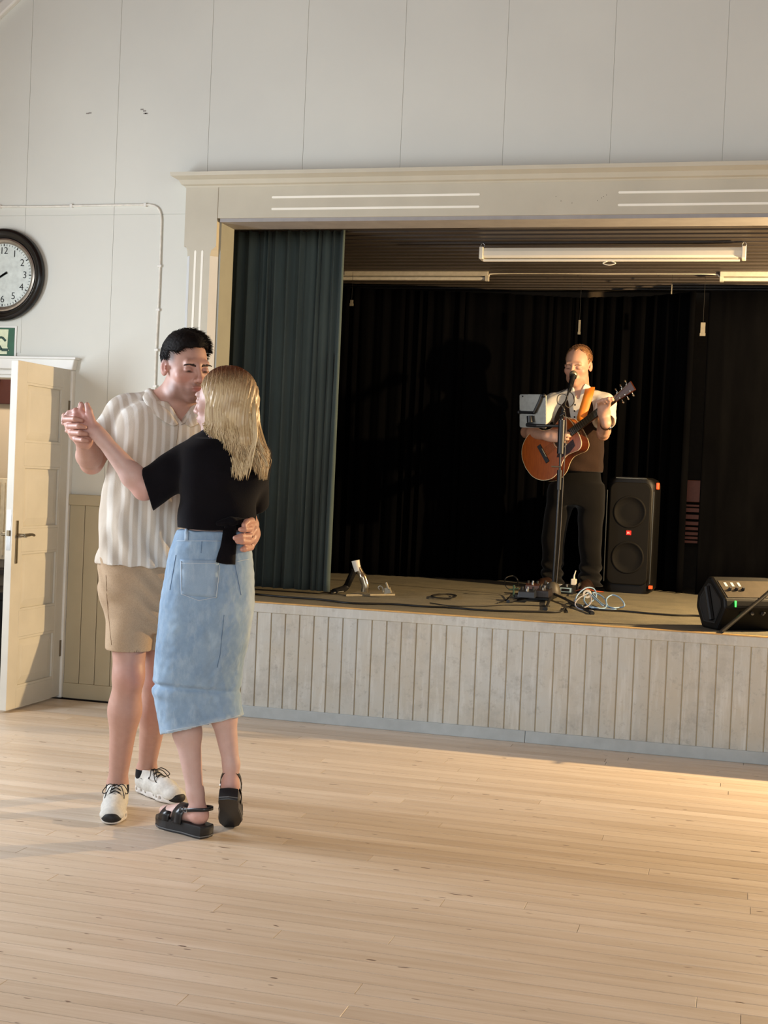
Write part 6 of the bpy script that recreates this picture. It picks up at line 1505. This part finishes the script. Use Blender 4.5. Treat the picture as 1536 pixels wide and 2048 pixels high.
plate(sw_-.055, .055, sh_-.035, .05, -.012, .02).build('grille', M_gril, lsp, bevel=.008)
for z in (.235, .535):
    MB().lathe((0, -.012, z), [(.108, .0), (.106, -.003), (.100, -.0045), (.094, -.003), (.092, -.001), (.05, -.002), (.03, -.003)], 36, 'Y').build('woofer', M_gril, lsp, smooth=50)
MB().box(-.017, .017, -.016, -.010, .383, .413).build('badge', plain('red badge', srgb(200, 36, 20), .4), lsp, bevel=.002)
text('badge_letters', 'JBL', .015, Matrix.Translation((0, -.0165, .398)) @ RotX, plain('white print', srgb(240, 235, 225), .5), lsp, .0003)
M_org = plain('orange accent', srgb(230, 92, 40), .35); M_edge = plain('polished edge strip', srgb(90, 86, 76), .3, .8)
for s_ in (-1, 1):
    MB().tube([(s_*(sw_/2-.012), -.002, .07), (s_*(sw_/2-.010), -.004, sh_-.09)], .0035, 6).build('edge_strip', M_edge, lsp, smooth=True)
    if s_ > 0: MB().box(s_*(sw_/2+.006)-.010, s_*(sw_/2+.006)+.010, .03, .07, sh_-.075, sh_-.03).build('side_handle', M_org, lsp, bevel=.005)
MB().box(sw_/2-.02, sw_/2+.006, -.004, .03, .035, .058).build('corner_light', M_org, lsp, bevel=.004)
MB().tube([(-.11, .02, sh_-.02), (-.10, .0, sh_-.008), (.10, .0, sh_-.008), (.11, .02, sh_-.02)], .006, 8).build('top_handle', M_edge, lsp, smooth=True)
for x in (-.10, .10): MB().box(x-.02, x+.02, .02, .3, -.0, .01).build('foot', M_rub, lsp)

# ------------------------------------------------------------------ wedge monitor by the stage edge
mb_ = J(1421, 1259, 6.92)*[1, 1, 0]+[0, 0, .622]
mon = thing('stage_monitor', 'black wedge monitor speaker with knobs lying near the stage edge', 'speaker', tuple(mb_), math.radians(33))
pf_ = [(-.045, .0), (.075, .0), (.145, .075), (.150, .150), (.075, .245), (.035, .262), (-.02, .235), (-.120, .135), (-.125, .085), (-.075, .015)]
pf_ = [(y, z) for y, z in [(-.055, 0), (.085, 0), (.15, .10), (.142, .165), (.050, .262), (.015, .262), (-.115, .165), (-.125, .12)]]
mbx = MB().prism(pf_, 'X', 0, .34).build('cabinet', M_spk, mon, bevel=.012)
inn = [((y-.012)*.66+.012, (z-.13)*.66+.13) for y, z in pf_]; b = MB()
b.loft([[(-.002, y, z) for y, z in [((y-.012)*.74+.012, (z-.13)*.74+.13) for y, z in pf_]], [(.0005, y, z) for y, z in inn]], cap=False).loft([[(.0005, y, z) for y, z in inn], [(-.0004, y*.98, z) for y, z in inn]]); b.build('side_recess', M_dark, mon)
MB().tube([(-.006, .04, .21), (-.006, -.02, .05)], .016, 8).build('carry_grip', M_spk, mon, smooth=True)
# front: sloping control panel (facing the camera) between the top edge and the front edge
A_, B_ = Vector((0, .015, .262)), Vector((0, -.115, .165)); dn = (B_-A_).normalized(); nn = Vector((0, dn.z, -dn.y)); nn = nn if nn.y < 0 else -nn
def pp(x, t, n): v = A_+dn*t+nn*n; return (x, v.y, v.z)
ln_ = (B_-A_).length
def ppl(x0, x1, t0, t1, n0, n1, nm, mat, par=None):
    b = MB(); b.add([pp(x0, t0, n0), pp(x1, t0, n0), pp(x1, t1, n0), pp(x0, t1, n0), pp(x0, t0, n1), pp(x1, t0, n1), pp(x1, t1, n1), pp(x0, t1, n1)], [(0, 3, 2, 1), (4, 5, 6, 7), (0, 1, 5, 4), (1, 2, 6, 5), (2, 3, 7, 6), (3, 0, 4, 7)]); return b.build(nm, mat, par or mon, bevel=.001)
cpn = ppl(.02, .32, .03, ln_-.008, .0, .003, 'control_panel', plain('brown-grey panel', srgb(74, 66, 54), .35))
for i in range(3):
    x = .055+i*.038; b = MB(); b.tube([pp(x, .10, .003), pp(x, .10, .020)], [.009, .007], 12); b.build('knob', M_rub, cpn, smooth=True); ppl(x-.010, x+.004, .045, .075, .003, .0045, 'fader_mark', plain('white print mark', srgb(225, 220, 210), .5), cpn)
MB().box(.055, .060, -.128, -.118, .125, .155).build('power_light', emit('green indicator light', (.05, 1, .08, 1), 3.0), mon)
for i in range(3): MB().tube([(.10+i*.06, -.105, .09), (.10+i*.06, -.118, .093)], .010, 12).build('socket', M_rub, mon)
MB().tube([(.225, -.100, .095), (.225, -.128, .098)], .004, 8).build('socket_pin', M_steel, mon)

# leg of a stand that crosses in front of the monitor
g0 = atZ(1442, 1264, .632); g1 = J(1536, 1186, 6.98); gd = g1-g0; hub = g0+gd*1.75
tl = thing('tripod_stand', 'black tripod stand whose leg crosses in front of the wedge monitor', 'stand', (float(hub[0]), float(hub[1]), .622)); TO = np.array(tl.location)
b = MB(); b.tube([g0-TO, hub-TO], .0125, 10, flat=.7); b.build('leg', M_blk, tl, smooth=True)
for a in (2.1, -2.1):
    d3 = (g0-hub)*[1, 1, 0]; d3 = rotv(d3, (0, 0, 1), a); e = hub+d3; e[2] = .632; b = MB(); b.tube([e-TO, hub-TO], .0125, 10, flat=.7); b.build('leg', M_blk, tl, smooth=True)
b = MB(); b.tube([(0, 0, .10), (0, 0, 1.35)], .014, 12); b.build('pole', M_blk, tl, smooth=True)
b = MB(); b.tube([hub-TO-[0, 0, .03], hub-TO+[0, 0, .04]], .024, 12); b.build('collar', M_blk, tl, smooth=True)

# the stage lamp itself, past the right end of the frame
sl_ = thing('stage_lamp', 'warm lamp on a short black stand at the right side of the stage', 'lamp', (1.5, 7.60, .622))
b = MB(); b.tube([(0, 0, .02), (0, 0, 1.34)], .012, 10); b.build('pole', M_blk, sl_, smooth=True)
MB().lathe((0, 0, 0), [(.14, 0), (.14, .012), (.02, .03)], 24).build('base', M_blk, sl_, smooth=50)
b = MB(); b.box(.06, .075, -.08, .08, 1.32, 1.52); b.box(.0, .06, -.01, .01, 1.32, 1.335); b.build('back_plate', M_blk, sl_)

# ------------------------------------------------------------------ cables, pedals and plugs on the stage floor
ZF = .622
def floor_cable(name, label, pts, r, mat, cat='cable', n=6):
    P = [atZ(x, y, ZF+r+.001+(h if (h := (q[0] if q else 0)) else 0)) for x, y, *q in pts]; o = P[0]*[1, 1, 0]+[0, 0, ZF]; t = thing(name, label, cat, tuple(o)); MB().tube([tuple(p-Vector(o)) for p in bez([Vector(p) for p in P], n)], r, 6).build('cable', mat, t, smooth=180); return t
M_cab = plain('black cable rubber', srgb(16, 15, 14), .55); M_blue = plain('pale blue cable', srgb(128, 158, 190), .4); M_green2 = plain('green tie', srgb(50, 74, 52), .5); M_red2 = plain('rust red cable', srgb(150, 66, 36), .5)
floor_cable('floor_cable', 'long black cable lying along the front of the stage', [(470, 1184), (560, 1193), (640, 1199), (700, 1206), (780, 1208), (850, 1213), (900, 1215), (960, 1220), (1010, 1222), (1060, 1223), (1110, 1224), (1125, 1221), (1130, 1214)], .0055, M_cab)
floor_cable('floor_cable', 'black cable running from the pedals to the wedge monitor', [(1170, 1216), (1205, 1220), (1245, 1222), (1300, 1227), (1345, 1230), (1385, 1231), (1410, 1233), (1428, 1236)], .0055, M_cab)
floor_cable('floor_cable', 'second thin black cable behind the long one along the stage', [(860, 1206), (905, 1212), (960, 1212), (1020, 1210), (1100, 1212)], .003, M_cab)
import itertools
coil = []
for i in range(26): a = i*2*math.pi/9; coil.append((888+24*math.cos(a)*(1+.1*math.sin(i)), 1192+4.2*math.sin(a)+.4*math.cos(i*1.7), .004*(i//9)))
floor_cable('cable_coil', 'loosely coiled thin black cable left of the pedals', coil, .0035, M_cab, n=3)
loops = [(1165, 1212), (1152, 1205, .01), (1155, 1190, .05), (1172, 1176, .09), (1188, 1178, .08), (1192, 1195, .03), (1178, 1208, .01), (1190, 1215, .01), (1210, 1216, .005), (1212, 1202, .03), (1200, 1190, .05), (1185, 1186, .06), (1196, 1200, .03), (1216, 1214, .006), (1240, 1215, .004), (1249, 1210, .02), (1240, 1196, .05), (1225, 1190, .06), (1213, 1198, .04), (1216, 1212, .01), (1232, 1219, .003), (1200, 1218, .002), (1180, 1214, .01), (1168, 1200, .03), (1176, 1186, .06), (1188, 1196, .04), (1206, 1212, .01)]
floor_cable('cable_tangle', 'tangle of pale blue cable lying right of the microphone stand base', loops, .0042, M_blue, n=5)
floor_cable('cable_tangle', 'second pale blue and grey loop standing up beside the singer\'s shoe', [(1186, 1222), (1160, 1218), (1150, 1208, .02), (1160, 1195, .05), (1178, 1188, .06), (1182, 1204, .03), (1172, 1214, .01), (1158, 1213, .01), (1148, 1200, .03)], .0038, plain('grey blue cable', srgb(150, 150, 160), .4), n=5)
floor_cable('floor_cable', 'black cable standing in a loop with a green tie left of the pedals', [(995, 1206), (1012, 1200, .0), (1024, 1188, .02), (1034, 1174, .05), (1035, 1160, .10), (1026, 1152, .12), (1012, 1156, .11), (1010, 1168, .07), (1018, 1178, .04), (1034, 1180, .03), (1050, 1180, .02)], .004, M_cab)
ct = atZ(1028, 1180, ZF+.05); t = thing('cable_tie', 'small green tie on the looped black cable', 'cable tie', tuple(ct)); MB().tube([(0, -.01, -.04), (0, -.008, .03)], .006, 6).build('strap', M_green2, t, smooth=True); MB().tube([(-.03, -.01, .0), (.03, -.01, .012)], .004, 6).build('tail', M_green2, t, smooth=True)
floor_cable('floor_cable', 'rust red cable lying behind the blue tangle', [(1150, 1182, .02), (1170, 1178, .05), (1190, 1182, .02), (1207, 1184, .01)], .004, M_red2)
floor_cable('floor_cable', 'short black cable curled in front of the microphone stand base', [(1130, 1195, .02), (1140, 1206), (1160, 1214), (1184, 1224), (1170, 1219), (1145, 1212), (1132, 1216), (1135, 1224)], .0045, M_cab)
# effects pedals
def pedal(px, py, w_, d_, h_, col, lab, rz=0.0, knobs=3, cat='pedal', name='effects_pedal', zadd=0.0):
    p = atZ(px, py, ZF+zadd); t = thing(name, lab, cat, tuple(p), rz); M1 = plain('pedal '+lab[:14], col, .4)
    MB().add([(-w_/2, 0, 0), (w_/2, 0, 0), (w_/2, d_, 0), (-w_/2, d_, 0), (-w_/2+.003, .004, h_*.8), (w_/2-.003, .004, h_*.8), (w_/2-.003, d_-.003, h_), (-w_/2+.003, d_-.003, h_)], [(0, 3, 2, 1), (4, 5, 6, 7), (0, 1, 5, 4), (1, 2, 6, 5), (2, 3, 7, 6), (3, 0, 4, 7)]).build('body', M1, t, bevel=.003)
    for i in range(knobs): x = -w_*.32+i*w_*.64/max(1, knobs-1); MB().tube([(x, d_*.75, h_*.93), (x, d_*.75, h_+.014)], .007, 10).build('knob', M_steel if i % 2 else M_rub, t, smooth=True)
    MB().tube([(0, d_*.28, h_*.8), (0, d_*.28, h_*.8+.016)], .008, 10).build('footswitch', M_steel, t, smooth=True); return t
pb = atZ(1068, 1200, ZF); t = thing('pedalboard', 'flat black pedalboard lying behind the microphone stand base', 'pedalboard', tuple(pb)); MB().box(-.12, .10, 0, .30, 0, .028).build('plate', M_blk, t, bevel=.004)
for x in (-.10, .08): MB().box(x-.01, x+.01, .01, .29, -.0, .006).build('foot', M_rub, t)
pedal(1052, 1196, .10, .12, .045, srgb(30, 34, 42), 'dark blue-black effects pedal at the left end of the pedalboard', .05, zadd=.028)
pedal(1083, 1195, .085, .12, .05, srgb(40, 34, 34), 'dark effects pedal with silver knobs in the middle of the pedalboard', -.05, zadd=.028)
pedal(1064, 1182, .09, .10, .045, srgb(60, 34, 26), 'dark red-brown pedal at the back left of the pedalboard', .1, zadd=.028)
pedal(1094, 1180, .07, .10, .04, srgb(38, 36, 38), 'small black pedal at the back right of the pedalboard', 0, 2, zadd=.028)
tn_ = pedal(1131, 1188, .095, .10, .055, srgb(24, 26, 28), 'black tuner pedal with a pale display right of the stand base', -.1, 0); MB().box(-.036, .036, -.004, .004, .012, .040).build('display', plain('pale blue display', srgb(168, 196, 206), .4), tn_); MB().box(-.026, .026, -.0055, -.003, .018, .034).build('display_digits', M_ebony, tn_)
pw = atZ(1146, 1184, ZF); t = thing('power_adapter', 'white power adapter standing on end behind the tuner pedal', 'adapter', tuple(pw)); MB().box(-.018, .018, 0, .04, 0, .085).build('body', M_case, t, bevel=.005); MB().tube([(0, .02, .085), (0, .02, .105), (.01, .02, .14)], [.008, .005, .003], 8).build('plug_lead', M_case, t, smooth=True)
pw = atZ(1127, 1181, ZF); t = thing('power_strip', 'white power strip lying beside the standing adapter', 'power strip', tuple(pw), .1); MB().box(-.05, .05, 0, .05, 0, .038).build('body', M_case, t, bevel=.005)
for x in (-.025, .025): MB().lathe((x, .025, .038), [(.014, .0), (.014, .001), (.010, .001)], 14).build('socket', M_white, t)
tr_ = atZ(1174, 1197, ZF); t = thing('tape_roll', 'small white ring lying among the blue cable', 'ring', tuple(tr_)); MB().lathe((0, 0, .028), [(.026, -.010), (.026, .010), (.014, .010), (.014, -.010), (.026, -.010)], 20, 'Y', cap=False).build('ring', M_case, t, smooth=50)

# bent tube bracket left on the stage floor
bk_ = atZ(735, 1193, ZF); br = thing('floor_bracket', 'metal stand with a bent chrome tube and white cap lying beside the green curtain', 'bracket', tuple(bk_)); KO = bk_; M_dull = plain('dull grey steel', srgb(150, 142, 124), .45, .4)
q = lambda x, y, Y=float(bk_[1]): J(x, y, Y)-KO
b = MB(); f0, f1, f2_, f3 = [atZ(*p, ZF)-KO for p in ((692, 1193), (790, 1192), (786, 1184), (720, 1185))]; b.loft([[f0, f1, f2_, f3], [v+np.array([0, 0, .012]) for v in (f0, f1, f2_, f3)]]); b.build('base_plate', M_dull, br, bevel=.002)
b = MB(); b.tube(bez([Vector(q(*p)) for p in ((730, 1184), (731, 1172), (726, 1155), (719, 1142), (716, 1136))], 5), [.024]*12+[.020]*9, 14); b.build('bent_tube', plain('chrome', srgb(170, 160, 140), .18, .9), br, smooth=True)
b = MB(); b.tube([Vector(q(717, 1142)), Vector(q(713, 1131)), Vector(q(711, 1121))], [.022, .022, .024], 14); b.build('white_cap', M_case, br, smooth=True)
b = MB(); b.tube(bez([Vector(q(708, 1140, 7.70)), Vector(q(700, 1158, 7.70)), Vector(q(690, 1176, 7.70)), Vector(atZ(668, 1184, ZF+.01)-KO)], 5), .020, 10); b.build('black_arm', M_blk, br, smooth=True)
b = MB(); b.tube([Vector(atZ(664, 1186, ZF+.006)-KO), Vector(atZ(686, 1183, ZF+.010)-KO)], .006, 8); b.build('foot_rod', M_steel, br, smooth=True)
b = MB(); b.add([q(768, 1188), q(782, 1186), q(778, 1175), q(769, 1176), q(768, 1188)+[0, .03, 0], q(782, 1186)+[0, .03, 0], q(778, 1175)+[0, .03, 0], q(769, 1176)+[0, .03, 0]], [(0, 1, 2, 3), (4, 7, 6, 5), (0, 4, 5, 1), (1, 5, 6, 2), (2, 6, 7, 3), (3, 7, 4, 0)]); b.build('lug', M_dull, br)
b = MB(); b.tube([Vector(q(777, 1178)), Vector(q(772, 1165))], .006, 8); b.build('pin', M_dull, br, smooth=True)
b = MB(); b.tube(bez([Vector(q(*p)) for p in ((767, 1186), (766, 1176), (761, 1172), (757, 1175), (760, 1180))], 4), .005, 8); b.build('wire_hook', M_dull, br, smooth=180)
